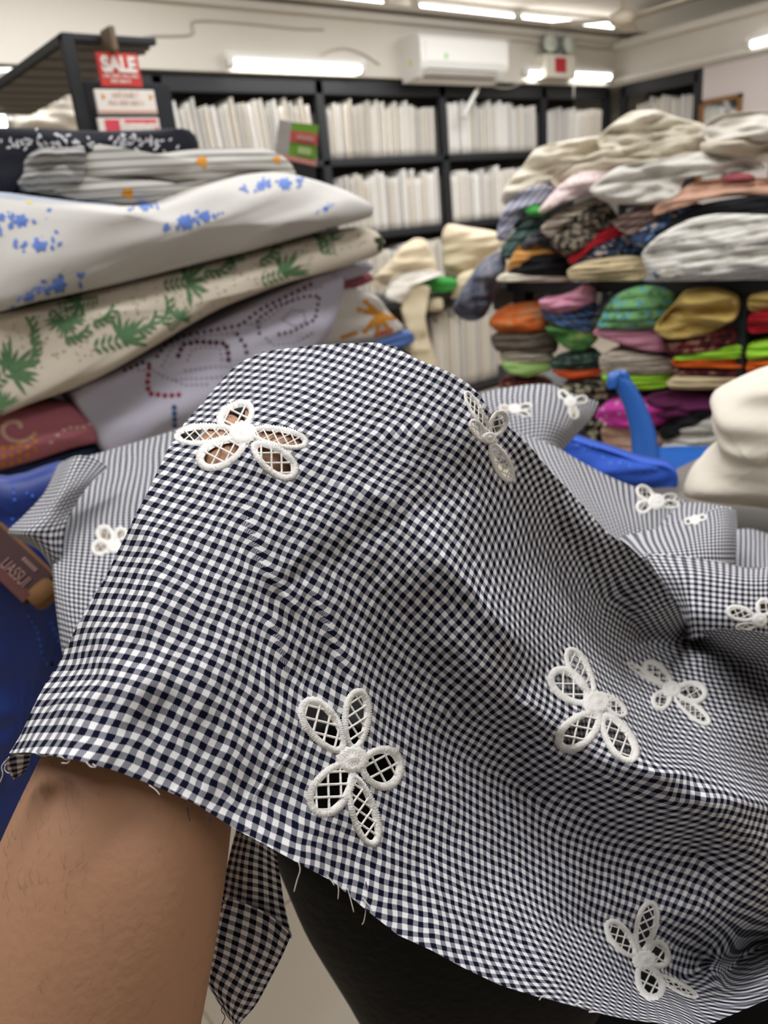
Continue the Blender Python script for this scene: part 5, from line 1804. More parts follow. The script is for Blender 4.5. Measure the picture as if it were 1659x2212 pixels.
SLATE = ramp_mat('slate_navy_print', 'noise', [(0.30, lin((62, 66, 82))), (0.55, lin((100, 102, 116))), (0.72, lin((150, 146, 148)))], 30, stretch=(1, 1, .4))
CHARP = ramp_mat('charcoal_print', 'cells', [(0, lin((48, 50, 56))), (0.6, lin((84, 84, 88)))], 82.8)
ORANGET = ramp_mat('orange_tie_dye', 'noise', [(0.32, lin((216, 98, 44))), (0.5, lin((222, 128, 68))), (0.7, lin((196, 150, 108)))], 24)
GREYDOT = ramp_mat('grey_speckled_print', 'dots', [(0, lin((64, 58, 52))), (0.25, lin((116, 106, 94)))], 99)
PINK = pm('soft_pink_cotton', (206, 142, 164), 0.06)
BLUEMIX = ramp_mat('blue_mixed_folds', 'stripes', [(0, lin((62, 92, 150))), (0.4, lin((130, 166, 196))), (0.65, lin((70, 74, 88)))], 14.4, distort=2.0, rot=(0, -0.4, 0))
GREENPAT = ramp_mat('green_leaf_print', 'noise', [(0.36, lin((64, 122, 58))), (0.55, lin((96, 148, 84))), (0.68, lin((160, 160, 90)))], 24)
MINT = ramp_mat('mint_geometric_print', 'cells', [(0, lin((116, 168, 110))), (0.42, lin((90, 160, 176))), (0.55, lin((130, 178, 120))), (0.8, lin((84, 130, 96)))], 96.6)
YELLOW = pm('mustard_yellow_muslin', (202, 174, 100), 0.10)
MAROON = ramp_mat('maroon_print', 'cells', [(0, lin((70, 28, 32))), (0.5, lin((112, 44, 44))), (0.82, lin((150, 110, 90)))], 92)
NEON = pm('neon_lime_cotton', (166, 222, 62), 0.06)
ORANGE = pm('bright_orange_cotton', (224, 102, 34), 0.06)
SAND = pm('sand_cotton', (206, 188, 150), 0.06)
LIMEPALE = pm('pale_lime_cotton', (168, 206, 124), 0.10)
CREAMLAY = ramp_mat('cream_layered_cotton', 'stripes', [(0, lin((150, 140, 126))), (0.25, lin((204, 194, 178)))], 25.6, distort=1.5)
DKGREEN = ramp_mat('dark_green_print', 'cells', [(0, lin((48, 68, 62))), (0.6, lin((84, 104, 94)))], 92)
RUST = pm('rust_orange_cotton', (206, 88, 44), 0.08)
MAGENTA = ramp_mat('magenta_print', 'dots', [(0, lin((206, 150, 178))), (0.24, lin((198, 62, 160)))], 43.2)
PLUM = pm('dark_plum_cotton', (92, 34, 74), 0.2)
BLACKPAT = ramp_mat('black_cream_print', 'cells', [(0, lin((36, 36, 36))), (0.55, lin((80, 76, 66))), (0.72, lin((168, 160, 132)))], 78.2)
PEACHLT = pm('pale_peach_cotton', (206, 170, 148), 0.08)

RACK = [
    # top heap, back to front: label, outline, material, push, bulge, layers, fold
    ('cream muslin at the left end of the heap, drooping over behind the pink dotted cloth', [(1082, 435), (1090, 405), (1129, 359), (1158, 321), (1221, 304), (1297, 294), (1318, 317), (1300, 350), (1255, 366), (1220, 390), (1179, 400), (1129, 425), (1099, 445)], CREAM, -0.16, .07, 0, .030),
    ('cream muslin forming the peak of the heap, left of the white roll', [(1290, 300), (1330, 262), (1365, 241), (1415, 237), (1466, 254), (1520, 268), (1540, 290), (1530, 330), (1457, 345), (1381, 345), (1310, 340)], CREAM, -0.13, .08, 0, .030),
    ('white muslin roll at the top right of the heap, at the picture edge', [(1515, 275), (1550, 249), (1600, 241), (1659, 237), (1720, 245), (1720, 300), (1659, 305), (1592, 308), (1530, 312)], IVORY, -0.08, .07, 0, .02),
    ('beige muslin pressed under the white roll at the picture edge', [(1515, 308), (1592, 300), (1659, 296), (1720, 300), (1720, 350), (1634, 350), (1571, 338), (1520, 330)], BEIGE, -0.10, .05, 0, .02),
    ('cream muslin fold between the peak of the heap and the white lace cloth', [(1190, 380), (1240, 350), (1310, 322), (1381, 332), (1457, 332), (1520, 322), (1530, 335), (1445, 358), (1339, 366), (1255, 390), (1200, 405)], BEIGE, -0.07, .05, 2, .02),
    ('white lace cloth bunched across the middle of the heap', [(1272, 412), (1300, 385), (1339, 359), (1445, 342), (1529, 325), (1571, 332), (1634, 346), (1655, 366), (1558, 372), (1480, 388), (1470, 422), (1430, 440), (1318, 440)], WHITELACE, -0.02, .06, 0, .028),
    ('peach fabric folded under the white lace cloth, at the picture edge', [(1455, 425), (1491, 397), (1550, 387), (1659, 384), (1720, 388), (1720, 430), (1659, 424), (1592, 424), (1529, 430), (1480, 446), (1410, 465), (1420, 440)], PEACH, -0.05, .04, 2, .012),
    ('rose red fabric edge showing between the lace cloth and the peach fabric', [(1556, 384), (1584, 373), (1622, 376), (1630, 387), (1570, 390)], ROSE, -0.06, .02, 0, .006),
    ('black fabric band under the peach fabric, right of the navy floral', [(1420, 500), (1470, 465), (1520, 440), (1600, 426), (1659, 420), (1720, 424), (1720, 470), (1634, 468), (1550, 466), (1487, 480), (1400, 535)], BLACKC, -0.06, .04, 2, .012),
    ('navy floral fabric stripe, slanting left of the black band', [(1362, 515), (1415, 473), (1487, 440), (1525, 444), (1470, 476), (1430, 505), (1381, 536)], NAVYFLORAL, -0.02, .03, 2, .008),
    ('taupe and pink layered fabric, slanting above the navy floral', [(1322, 480), (1381, 446), (1466, 424), (1515, 432), (1440, 466), (1395, 490), (1358, 508)], LAYGREY, -0.01, .03, 3, .008),
    ('white fabric stack with many soft folds, at the right end of the top shelf', [(1386, 548), (1424, 508), (1487, 475), (1550, 462), (1659, 464), (1740, 475), (1740, 606), (1659, 604), (1550, 606), (1424, 606), (1400, 594)], WHITELAY, 0.05, .08, 6, .010),
    ('blue floral on cream layer at the foot of the white stack, on the top shelf', [(1412, 585), (1500, 570), (1600, 556), (1700, 548), (1720, 575), (1600, 590), (1480, 600), (1420, 602)], BLUEFLOR, 0.075, .05, 2, .006),
    ('leopard print bundle in the middle of the heap, above the red cloth', [(1190, 520), (1230, 481), (1289, 437), (1320, 446), (1338, 480), (1300, 510), (1235, 550), (1208, 545)], LEOPARD, 0.03, .06, 0, .014),
    ('crimson red fabric strip under the leopard print', [(1226, 562), (1255, 530), (1318, 488), (1348, 486), (1356, 502), (1320, 520), (1280, 536), (1238, 570)], REDC, 0.02, .03, 0, .008),
    ('blue and red small print folded below the crimson strip', [(1236, 574), (1280, 532), (1352, 500), (1394, 545), (1380, 562), (1320, 558), (1255, 566)], NAVYFLORAL, 0.0, .04, 3, .008),
    ('beige folded stack in the middle of the top shelf, under the crimson strip', [(1226, 584), (1263, 566), (1339, 554), (1392, 556), (1400, 580), (1384, 607), (1300, 606), (1234, 606)], SAND, 0.045, .06, 4, .008),
    ('beige striped fold leaning on top of the leopard print', [(1168, 492), (1213, 454), (1282, 426), (1300, 436), (1236, 482), (1190, 515)], CREAMLAY, 0.01, .04, 3, .008),
    ('pink dotted fabric draped over the front of the heap', [(1162, 456), (1190, 420), (1213, 397), (1255, 367), (1327, 349), (1354, 362), (1290, 412), (1213, 441), (1175, 460)], DOTPINK, 0.03, .04, 0, .008),
    ('lavender striped fabric hanging at the left end of the heap', [(1072, 515), (1078, 480), (1091, 448), (1129, 412), (1179, 399), (1202, 412), (1160, 450), (1120, 480), (1090, 520)], LAVST, -0.01, .04, 0, .012),
    ('bright green corner poking out beside the pink dotted fabric', [(1134, 452), (1158, 441), (1182, 456), (1180, 466), (1145, 466)], GREENC, 0.02, .02, 0, .006),
    ('teal striped fabric stack at the left end, below the lavender one', [(1082, 536), (1110, 500), (1150, 470), (1172, 476), (1178, 504), (1135, 530), (1098, 562)], TEALST, 0.02, .04, 3, .008),
    ('charcoal print fold between the teal stripes and the leopard print', [(1130, 520), (1179, 490), (1195, 515), (1210, 545), (1160, 530), (1128, 540)], CHARP, 0.015, .04, 2, .008),
    ('mustard fabric with pale folds at the left of the top shelf', [(1094, 578), (1120, 532), (1162, 521), (1209, 538), (1218, 560), (1154, 556), (1107, 586)], MUSTARD, 0.03, .05, 3, .008),
    ('black folded stack at the left of the top shelf, under the mustard fabric', [(1098, 596), (1112, 576), (1162, 552), (1221, 554), (1236, 594), (1171, 596)], BLACKC, 0.035, .05, 2, .008),
    ('purple strip under the black stack', [(1104, 596), (1129, 582), (1164, 584), (1166, 598), (1120, 600)], PURPLE, 0.055, .02, 0, .004),
    ('cream fabric lowest at the left end of the top shelf', [(1074, 608), (1086, 592), (1162, 592), (1232, 598), (1228, 608), (1150, 609)], CREAM, 0.05, .04, 2, .006),
    # second shelf
    ('orange tie-dyed bundle at the left end of the second shelf', [(1056, 700), (1070, 676), (1100, 660), (1167, 651), (1180, 680), (1178, 718), (1085, 720)], ORANGET, 0.02, .06, 0, .012),
    ('grey speckled roll under the orange bundle', [(1060, 728), (1090, 718), (1183, 714), (1206, 735), (1196, 764), (1100, 764), (1070, 756)], GREYDOT, 0.015, .05, 2, .008),
    ('pink bunched fabric with a raised end, on the second shelf', [(1164, 650), (1200, 644), (1236, 632), (1262, 616), (1288, 622), (1286, 650), (1240, 672), (1200, 678), (1172, 668)], PINK, 0.04, .05, 0, .022),
    ('blue mixed folds under the pink bunched fabric', [(1168, 668), (1221, 674), (1284, 650), (1296, 690), (1270, 718), (1190, 698)], BLUEMIX, 0.02, .05, 3, .010),
    ('green leaf print wedge below the blue folds', [(1178, 708), (1240, 704), (1280, 702), (1292, 732), (1262, 757), (1221, 752)], GREENPAT, 0.01, .05, 0, .008),
    ('slate grey fold leaning against the mint geometric stack', [(1276, 700), (1300, 655), (1340, 630), (1350, 640), (1310, 700), (1290, 712)], CHARP, 0.01, .04, 2, .008),
    ('mint geometric printed stack in the middle of the second shelf', [(1290, 700), (1326, 642), (1383, 619), (1462, 624), (1456, 670), (1424, 710), (1302, 710)], MINT, 0.02, .05, 3, .006),
    ('pink flat folded fabric under the mint stack', [(1282, 722), (1302, 708), (1410, 710), (1448, 750), (1424, 762), (1350, 746)], PINK, 0.02, .04, 2, .006),
    ('mustard yellow muslin bunched at the right end of the second shelf', [(1413, 712), (1430, 685), (1454, 659), (1481, 629), (1546, 621), (1597, 638), (1592, 684), (1519, 724), (1443, 732)], YELLOW, 0.03, .08, 0, .030),
    ('maroon print folds under the mustard yellow muslin', [(1436, 748), (1519, 720), (1592, 685), (1594, 748), (1520, 762), (1450, 768)], MAROON, 0.01, .04, 3, .006),
    ('neon lime fabric fold, third layer right of the second shelf', [(1455, 774), (1519, 756), (1600, 744), (1602, 772), (1481, 780)], NEON, 0.015, .03, 2, .006),
    ('bright orange fold directly under the neon lime one', [(1453, 780), (1530, 774), (1602, 772), (1602, 796), (1520, 794), (1459, 790)], ORANGE, 0.02, .03, 1, .006),
    ('maroon print fold under the bright orange one', [(1457, 792), (1530, 796), (1602, 798), (1602, 816), (1500, 816), (1462, 808)], MAROON, 0.015, .03, 2, .006),
    ('sand coloured fabric lowest at the right end of the second shelf', [(1440, 828), (1465, 814), (1530, 812), (1590, 814), (1595, 838), (1520, 842), (1452, 840)], SAND, 0.02, .04, 1, .006),
    ('cream layer on the pale lime roll, left of the second shelf', [(1080, 766), (1110, 756), (1183, 762), (1198, 776), (1150, 784), (1088, 780)], CREAMLAY, 0.02, .04, 2, .006),
    ('pale lime roll at the left of the second shelf', [(1086, 782), (1150, 784), (1197, 778), (1192, 798), (1139, 814), (1094, 802)], LIMEPALE, 0.02, .04, 0, .006),
    ('dark green print fold above the rust orange one', [(1188, 784), (1240, 768), (1294, 762), (1308, 788), (1260, 800), (1202, 800)], DKGREEN, 0.015, .04, 2, .006),
    ('rust orange fold, curved, in the middle of the second shelf', [(1193, 800), (1250, 800), (1306, 795), (1290, 812), (1240, 822), (1210, 814)], RUST, 0.015, .03, 0, .006),
    ('cream layered stack in the middle of the second shelf', [(1294, 776), (1320, 762), (1380, 762), (1456, 776), (1463, 806), (1400, 808), (1306, 806)], CREAMLAY, 0.02, .05, 4, .006),
    ('bright lime layer under the cream layered stack', [(1302, 810), (1380, 810), (1448, 806), (1448, 834), (1383, 843), (1313, 830)], NEON, 0.015, .04, 2, .006),
    # lowest shelf in view
    ('maroon print at the left of the lowest shelf, just behind the gingham', [(1080, 824), (1120, 818), (1190, 824), (1215, 850), (1180, 870), (1090, 870)], MAROON, 0.0, .04, 2, .008),
    ('black printed fabric in the middle of the lowest shelf', [(1210, 836), (1250, 826), (1320, 826), (1345, 840), (1320, 880), (1240, 880)], BLACKPAT, 0.0, .04, 2, .008),
    ('magenta printed bundle on the lowest shelf, behind the blue chair arm', [(1284, 900), (1313, 872), (1367, 864), (1440, 864), (1470, 880), (1445, 910), (1395, 924), (1335, 924)], MAGENTA, 0.03, .06, 0, .010),
    ('dark plum fabric right of the magenta bundle', [(1395, 862), (1450, 848), (1540, 850), (1560, 870), (1530, 892), (1470, 905), (1420, 900)], PLUM, 0.0, .05, 0, .012),
    ('black and cream printed stack low at the left of the blue chair arm', [(1204, 925), (1250, 912), (1300, 908), (1306, 955), (1270, 975), (1215, 960)], BLACKPAT, 0.02, .04, 2, .008),
    ('pale peach folded stack behind the foot of the blue chair arm', [(1298, 930), (1340, 918), (1420, 930), (1440, 965), (1400, 1000), (1320, 985)], PEACHLT, 0.02, .04, 3, .008),
    ('black cloth wedge between the plum fabric and the white folded stack', [(1424, 935), (1470, 905), (1540, 866), (1556, 880), (1500, 920), (1440, 952)], BLACKC, 0.02, .03, 0, .008),
    ('white and grey folded stack beside the white tablecloth, lowest shelf', [(1430, 962), (1470, 920), (1545, 896), (1580, 920), (1575, 975), (1500, 990), (1440, 990)], WHITELAY, 0.0, .04, 4, .008),
    # beyond the post
    ('yellow fold right of the rack post, at the picture edge', [(1618, 640), (1660, 628), (1720, 630), (1720, 668), (1622, 672)], YELLOW, -0.02, .04, 1, .008),
    ('crimson fold right of the rack post, under the yellow one', [(1618, 682), (1660, 668), (1720, 662), (1720, 705), (1622, 720)], REDC, -0.02, .04, 2, .008),
    ('neon lime fold right of the rack post', [(1616, 748), (1660, 736), (1720, 728), (1720, 768), (1618, 778)], NEON, -0.02, .04, 1, .008),
    ('bright orange fold right of the rack post, under the lime one', [(1616, 782), (1660, 776), (1720, 770), (1720, 802), (1618, 806)], ORANGE, -0.02, .03, 1, .008),
]
for lab, poly, m, push, bul, lays, fold in RACK:
    bundle('folded_fabric', lab, poly, facing(poly, PR), 0.13, m, push, bul * 0.8, lays + (1 if lays else 0), 0.014, fold * 1.7, 14.0, None, taper=0.8)
p_ = [(978, 668), (995, 630), (1023, 587), (1053, 557), (1084, 543), (1094, 570), (1080, 615), (1050, 680), (1020, 694), (992, 686)]
bundle('folded_fabric', 'slate navy printed bundle hanging off the left end of the rack', p_, facing(p_, PR), 0.20, SLATE, 0.06, 0.07, 0, fold=.025, freq=10)

# ------------------------------------------------------------------ middle: low shelf with the cream heap
MID = (Vector((0, 3.6, 0)), Vector((0, -1, 0)))
_a = on_plane(905, 640, *MID)
_b = on_plane(1100, 640, *MID)


def low_shelf():
    x0, x1, z = 2.6, 4.3, on_plane(950, 634, *MID).z
    o = empty('low_shelf', (x0, 3.6, 0), 'low black shelf in the aisle under the cream heap', 'shelf')
    for x in (x0, on_plane(925, 640, *MID).x, x1):
        MB().box((x - x0 - 0.025, 0.02, 0), (x - x0 + 0.025, 0.06, z), 0.003).build('post', BLACKMETAL, o)
        MB().box((x - x0 - 0.025, 0.40, 0), (x - x0 + 0.025, 0.44, z), 0.003).build('post', BLACKMETAL, o)
    MB().box((-0.03, 0.0, z - 0.04), (x1 - x0 + 0.03, 0.45, z), 0.003).build('shelf_board', BLACKMETAL, o)
    MB().box((-0.03, 0.0, 0.02), (x1 - x0 + 0.03, 0.45, 0.05), 0.003).build('shelf_board', BLACKMETAL, o)
    return z


_mz = low_shelf()
bolts(on_plane(935, 700, *MID).x, on_plane(1090, 700, *MID).x, 0.05, 0.52, 'x', 3.62, 'pale fabric length standing in the low shelf, under the cream heap', 'pale lengths in the low shelf', 21, 0.03, tones=(0, 1, 2))
CREAM2 = pm('warm_cream_muslin', (216, 200, 172), 0.05, 9)
CREAM3 = pm('unbleached_muslin', (204, 190, 162), 0.06, 9)
for lab, poly, m, push, bul, fold in [
    ('cream muslin heap on the low shelf, its left peak', [(800, 610), (841, 565), (866, 534), (895, 515), (919, 518), (932, 545), (945, 580), (920, 600), (862, 606), (837, 625)], CREAM2, -0.05, .10, .05),
    ('cream muslin heap on the low shelf, its squarish right half', [(954, 510), (968, 484), (1016, 491), (1075, 502), (1085, 530), (1050, 556), (1018, 586), (985, 598), (958, 586)], CREAM2, -0.05, .10, .045),
    ('bright green folded fabric lying between the two cream heaps', [(890, 612), (925, 599), (975, 600), (990, 611), (976, 628), (940, 632)], GREENC, 0.06, .05, .015),
    ('white muslin draped in front of the left cream heap', [(832, 640), (846, 605), (878, 588), (928, 584), (958, 592), (925, 604), (897, 617), (882, 640), (855, 662)], IVORY, 0.04, .06, .03),
    ('cream muslin tail drooping right of the green fabric', [(990, 596), (1020, 582), (1040, 590), (1004, 636), (972, 644)], CREAM2, 0.08, .04, .02),
    ('beige rolled cloth tucked under the low shelf edge', [(912, 652), (930, 643), (955, 645), (956, 668), (925, 672)], CREAM3, 0.03, .05, .01),
    ('unbleached muslin hanging down in front of the low shelf', [(864, 660), (880, 622), (905, 612), (932, 622), (914, 640), (924, 716), (946, 800), (930, 860), (890, 860), (884, 740)], CREAM3, 0.08, .04, .02),
]:
    bundle('muslin_heap', lab, poly, facing(poly, MID), 0.03 if 'hanging down' in lab else 0.14, m, push, bul, 0, 0, fold, 5.0, None)

# ------------------------------------------------------------------ right foreground: grey table, white cloth, blue cloth, blue chair
GREYTOP = mat('grey_laminate', lin((112, 106, 100)), 0.45, spec=0.4)
table('work_table', 'grey laminate work table at the right, under the white cloth', 0.86, 1.14, -0.25, 0.60, 0.75, GREYTOP)
WHITECL = mat('white_crepe', lin((216, 208, 194)), 0.9, mottle=0.04, mscale=6, bump=0.1, bscale=40)
p_ = [(1478, 1062), (1492, 1020), (1530, 985), (1552, 962), (1548, 940), (1535, 905), (1545, 890), (1533, 862), (1560, 842), (1610, 818), (1659, 800), (1740, 790), (1760, 1000), (1740, 1118), (1659, 1096), (1560, 1080)]
bundle('white_cloth', 'creamy white crepe cloth bunched on the grey work table at the right edge', p_, at_dist(p_, 0.98), 0.07, WHITECL, 0, 0.10, 0, fold=0.030, freq=8)
BLUECL = mat('royal_blue_cotton', lin((44, 88, 196)), 0.75, mottle=0.10, mscale=16, spec=0.4)
BLUEDARK = mat('deep_blue_satin', lin((22, 48, 122)), 0.5, mottle=0.15, mscale=5, spec=0.5)
p_ = [(1190, 946), (1212, 941), (1300, 968), (1380, 994), (1440, 1006), (1464, 1024), (1460, 1054), (1425, 1075), (1340, 1068), (1260, 1040), (1200, 1000)]
bl = bundle('blue_cloth', 'royal blue embroidered cloth folded beside the blue chair, behind the gingham', p_, at_dist(p_, 1.12), 0.04, BLUECL, 0, 0.018, 0, fold=0.008, freq=14)
BLUELT = mat('light_blue_embroidery', lin((66, 112, 212)), 0.7)
stick(bl, [leaf(1240 + 17 * i, 962 + 6.2 * i + 7 * math.sin(i * 1.7), 40 * i, 13, 3.5) for i in range(11)], BLUELT, 'embroidery', 0.0008, label='paler blue sprigs')


def blue_chair():
    BP = mat('blue_plastic', lin((38, 96, 178)), 0.35, spec=0.5)
    c = at(1440, 1040, 1.42)
    o = empty('plastic_chair', (c.x, c.y, 0), 'blue plastic armchair behind the work table, one curved arm standing up', 'chair')
    org = Vector(o.location)
    zs = at(1480, 1062, 1.42).z
    # seat: dished slab
    f = ray(1440, 1106); f.z = 0; f.normalize()
    r = Vector((f.y, -f.x, 0))
    n, rows = 24, []
    mb = MB()
    for k, (s, dz) in enumerate(((0.0, -0.018), (0.55, -0.016), (0.85, -0.006), (0.97, 0.004), (1.0, 0.0), (0.985, -0.02), (0.9, -0.03), (0.0, -0.035))):
        for i in range(n):
            a = 2 * math.pi * i / n
            ca, sa = math.cos(a), math.sin(a)
            x = 0.17 * math.copysign(abs(ca) ** 0.5, ca) * s
            y = 0.19 * math.copysign(abs(sa) ** 0.5, sa) * s
            mb.v.append(r * (x + 0.10) + f * (y + 0.10) + Vector((0, 0, zs + dz)))
    for k in range(7):
        for i in range(n):
            j = (i + 1) % n
            mb.f.append((k * n + i, k * n + j, (k + 1) * n + j, (k + 1) * n + i))
    mb.build('seat', BP, o, True)

    def strut(pts, ws, ts, nm):
        """flat bowed plastic bar: width across the view, thickness along it"""
        P = cr_up(np.array([[list(p) + [w, t] for p, w, t in zip(pts, ws, ts)]] * 2), 6)[0]
        mb = MB()
        k = 12
        for q in P:
            p = Vector(q[:3]) - org
            for i in range(k):
                a = 2 * math.pi * i / k
                ca, sa = math.cos(a), math.sin(a)
                mb.v.append(p + r * (q[3] * math.copysign(abs(ca) ** .7, ca)) + f * (q[4] * math.copysign(abs(sa) ** .7, sa)))
        for i in range(len(P) - 1):
            for j in range(k):
                j2 = (j + 1) % k
                mb.f.append((i * k + j, i * k + j2, (i + 1) * k + j2, (i + 1) * k + j))
        mb.f.append(tuple(reversed(range(k))))
        mb.f.append(tuple((len(P) - 1) * k + j for j in range(k)))
        return mb.build(nm, BP, o, True)
    d = 1.40
    px_ = d / F_PX
    strut([at(1392, 1030, d), at(1394, 985, d), at(1388, 930, d), at(1374, 885, d), at(1356, 845, d), at(1340, 818, d), at(1332, 802, d)], [32 * px_, 29 * px_, 26 * px_, 24 * px_, 22 * px_, 19 * px_, 6 * px_], [.016, .014, .013, .012, .012, .012, .006], 'arm')
    d2 = 1.40
    strut([at(1322, 838, d2), at(1326, 815, d2), at(1337, 803, d2), at(1346, 812, d2), at(1356, 832, d2)], [10 * px_, 14 * px_, 15 * px_, 13 * px_, 8 * px_], [.010, .014, .014, .014, .010], 'arm_tip')
    strut([at(1392, 1030, 1.62) + r * 0.40, at(1380, 960, 1.62) + r * 0.40, at(1370, 930, 1.62) + r * 0.36], [.02, .018, .01], [.014, .013, .01], 'arm')
    for sx, sy in ((-1, -1), (1, -1), (-1, 1), (1, 1)):
        p = r * (0.10 + 0.14 * sx) + f * (0.10 + 0.14 * sy)
        mb = MB().tube([p + Vector((0, 0, zs - 0.03)), p * 1.0 + r * 0.02 * sx + f * 0.02 * sy], [0.022, 0.016], 10)
        mb.build('leg', BP, o, True)


blue_chair()

# ------------------------------------------------------------------ left foreground: deep blue cloth with a boxed board on it
p_ = [(-90, 1060), (0, 1040), (60, 1028), (140, 1002), (180, 1040), (200, 1200), (190, 1400), (160, 1560), (120, 1900), (-90, 1960)]
bb = bundle('blue_cloth', 'deep blue satin cloth hanging at the left edge, with pale dotted embroidery', p_, at_dist(p_, 0.92), 0.10, BLUEDARK, 0, 0.05, 0, fold=0.012, freq=6)
dd = dots_along([(28, 1052), (32, 1085), (26, 1120), (34, 1140)], 14, 4) + dots_along([(58, 1065), (78, 1075), (98, 1070)], 14, 4) + dots_along([(62, 1330), (80, 1360), (88, 1395), (96, 1430), (112, 1440)], 14, 4) + dots_along([(110, 1345), (122, 1372), (128, 1390)], 14, 5) + dots_along([(86, 1300), (100, 1322)], 14, 4)
stick(bb, dd, mat('blue_dot_embroidery', lin((52, 92, 184)), 0.6), 'embroidery', 0.0008, label='pale dotted embroidery')
stick(bb, [disc(112, 1434, 4, 4, 8)], mat('dark_eyelet', lin((16, 22, 44)), 0.8), 'eyelet', 0.001)


def label_board():
    hit = BV[bb.name].ray_cast(CAM, ray(45, 1235).normalized())[0]
    z = (hit - CAM).dot(FWD) - 0.022
    k_ = z / 0.735
    a, b = at(-8, 1186, z), at(96, 1284, z - 0.012)
    ux = (b - a).normalized()
    nrm = (CAM - (a + b) / 2).normalized()
    uy = nrm.cross(ux).normalized()
    nrm = ux.cross(uy).normalized()
    L = (b - a).length
    o = empty('label_board', (a + b) / 2, 'brown label board with pale lettering and a tan rounded end, on the deep blue cloth', 'board')
    o.matrix_world = Matrix(((ux.x * k_, uy.x * k_, nrm.x * k_, o.location.x), (ux.y * k_, uy.y * k_, nrm.y * k_, o.location.y), (ux.z * k_, uy.z * k_, nrm.z * k_, o.location.z), (0, 0, 0, 1)))
    L /= k_
    BRN = mat('dark_brown_card', lin((58, 32, 31)), 0.7)
    RUSTC = mat('rust_brown_card', lin((82, 42, 36)), 0.7)
    TAN = mat('tan_board', lin((112, 78, 44)), 0.8, mottle=0.2, mscale=60)
    w = 0.018
    MB().box((-L / 2 - 0.03, -w, -0.012), (L / 2 - 0.008, w, 0.0), 0.002).build('card', BRN, o)
    MB().box((-L / 2 - 0.03, -w - 0.0004, -0.0121), (L / 2 - 0.008, -w * 0.42, 0.0006), 0.001).build('card_edge', RUSTC, o)
    MB().box((-L / 2 - 0.03, w - 0.002, -0.014), (L / 2 - 0.004, w + 0.003, -0.001), 0.001).build('board_edge', TAN, o)
    n = 20
    mb = MB()
    for zz, s in ((-0.016, 0.92), (-0.014, 1.0), (-0.002, 1.0), (0.0005, 0.93)):
        for i in range(n):
            t = 2 * math.pi * i / n
            mb.v.append(Vector((L / 2 - 0.004 + 0.010 * math.copysign(abs(math.cos(t)) ** .6, math.cos(t)) * s, 0.014 * math.copysign(abs(math.sin(t)) ** .6, math.sin(t)) * s, zz)))
    for k in range(3):
        for i in range(n):
            j = (i + 1) % n
            mb.f.append((k * n + i, k * n + j, (k + 1) * n + j, (k + 1) * n + i))
    mb.f += [tuple(reversed(range(n))), tuple(3 * n + i for i in range(n))]
    mb.build('rounded_end', TAN, o, True)
    LT = mat('pale_pink_print', lin((140, 108, 104)), 0.7)
    upright_text('UASSUI', 0.0165, (-0.002, -0.004, 0.0008), LT, o, sx=0.62, weight=0.0, rot=(0, 0, 0))
    bars(o, 0, 0.001, 0, 0.001, 0, LT, 1, 1) if False else None
    mb = MB()
    for k in range(6):
        mb.box((-0.008 + 0.0032 * k, 0.0085, 0.0002), (-0.006 + 0.0032 * k, 0.0125, 0.0008))
    mb.build('small_print', LT, o)


label_board()


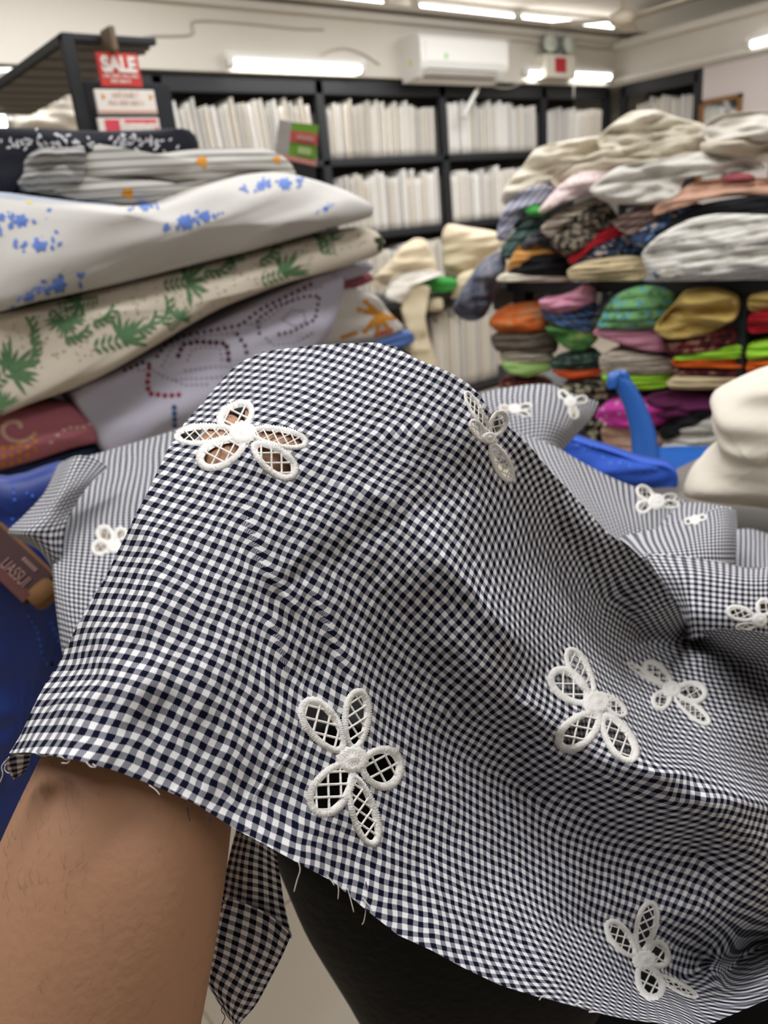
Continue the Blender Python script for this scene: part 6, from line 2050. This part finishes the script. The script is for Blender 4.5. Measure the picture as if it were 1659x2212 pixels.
# ------------------------------------------------------------------ black office chair under the cloth
def office_chair():
    LEATHER = mat('black_leather', lin((6, 6, 7)), 0.55, bump=0.10, bscale=120, spec=0.1)
    PLASTIC = mat('black_plastic', lin((24, 24, 25)), 0.5)
    poly = [(560, 1770), (620, 1620), (720, 1560), (900, 1600), (1100, 1760), (1220, 1930), (1290, 2100), (1300, 2180), (1240, 2240), (1060, 2290), (900, 2290), (815, 2262), (745, 2150), (660, 2010), (596, 1860)]
    pl = at_dist(poly, 0.40)
    c = on_plane(930, 2080, *pl)
    o = empty('office_chair', (c.x, c.y, 0), 'black leather office chair whose padded back stands under the gingham cloth', 'chair')
    org = Vector(o.location)
    n = pl[1]
    b = bundle('backrest', None, poly, pl, 0.05, LEATHER, 0, 0.028, 0, fold=0.0, parent=o, taper=0.97, seed=1)
    bv = BV[b.name]
    mb = MB()
    # stitched seam along the left edge of the pad
    for k in range(26):
        t = k / 25
        px_ = 622 + 190 * t
        py_ = 1838 + 70 * t + 18 * math.sin(t * 3)
        h, nn, _i, _d = bv.ray_cast(CAM, ray(px_, py_).normalized())
        if h is None: continue
        h2, nn2, _i, _d = bv.ray_cast(CAM, ray(px_ + 5, py_ + 2).normalized())
        if h2 is None: continue
        mb.tube([h - org - ray(px_, py_) * 0.001, h2 - org - ray(px_, py_) * 0.001], 0.0008, 5)
    if mb.v: mb.build('seam', mat('grey_stitching', lin((58, 52, 46)), 0.7), o)
    back = -n
    side = Z3.cross(n)
    s0 = back * 0.30 + side * 0.14 * (1 if side.dot(RT) > 0 else -1)
    mb = MB()
    k = 28
    zs = 0.46
    for s, dz in ((0.0, 0.0), (0.7, 0.005), (0.93, -0.005), (1.0, -0.03), (0.97, -0.07), (0.8, -0.08), (0.0, -0.08)):
        for i in range(k):
            a = 2 * math.pi * i / k
            ca, sa = math.cos(a), math.sin(a)
            mb.v.append(s0 + side * (0.235 * s * math.copysign(abs(ca) ** .55, ca)) + back * (0.225 * s * math.copysign(abs(sa) ** .55, sa)) + Vector((0, 0, zs + dz)))
    for q in range(6):
        for i in range(k):
            j = (i + 1) % k
            mb.f.append((q * k + i, q * k + j, (q + 1) * k + j, (q + 1) * k + i))
    mb.build('seat', LEATHER, o, True)
    MB().tube([back * 0.07 + Vector((0, 0, 0.56)), back * 0.10 + Vector((0, 0, 0.44)), back * 0.16 + Vector((0, 0, 0.37)), back * 0.28 + Vector((0, 0, 0.36))], 0.022, 10).build('back_bracket', PLASTIC, o, True)
    MB().tube([s0 + Vector((0, 0, 0.38)), s0 + Vector((0, 0, 0.10))], 0.026, 14).build('gas_lift', PLASTIC, o, True)
    for q in range(5):
        a = 2 * math.pi * q / 5 + 0.4
        d = Vector((math.cos(a), math.sin(a), 0))
        MB().tube([s0 + Vector((0, 0, 0.115)), s0 + d * 0.28 + Vector((0, 0, 0.075))], [0.026, 0.018], 8).build('leg', PLASTIC, o, True)
        t = Vector((-d.y, d.x, 0))
        w = s0 + d * 0.28 + Vector((0, 0, 0.030))
        MB().tube([w - t * 0.018, w + t * 0.018], 0.029, 14).build('caster', PLASTIC, o, True)


office_chair()
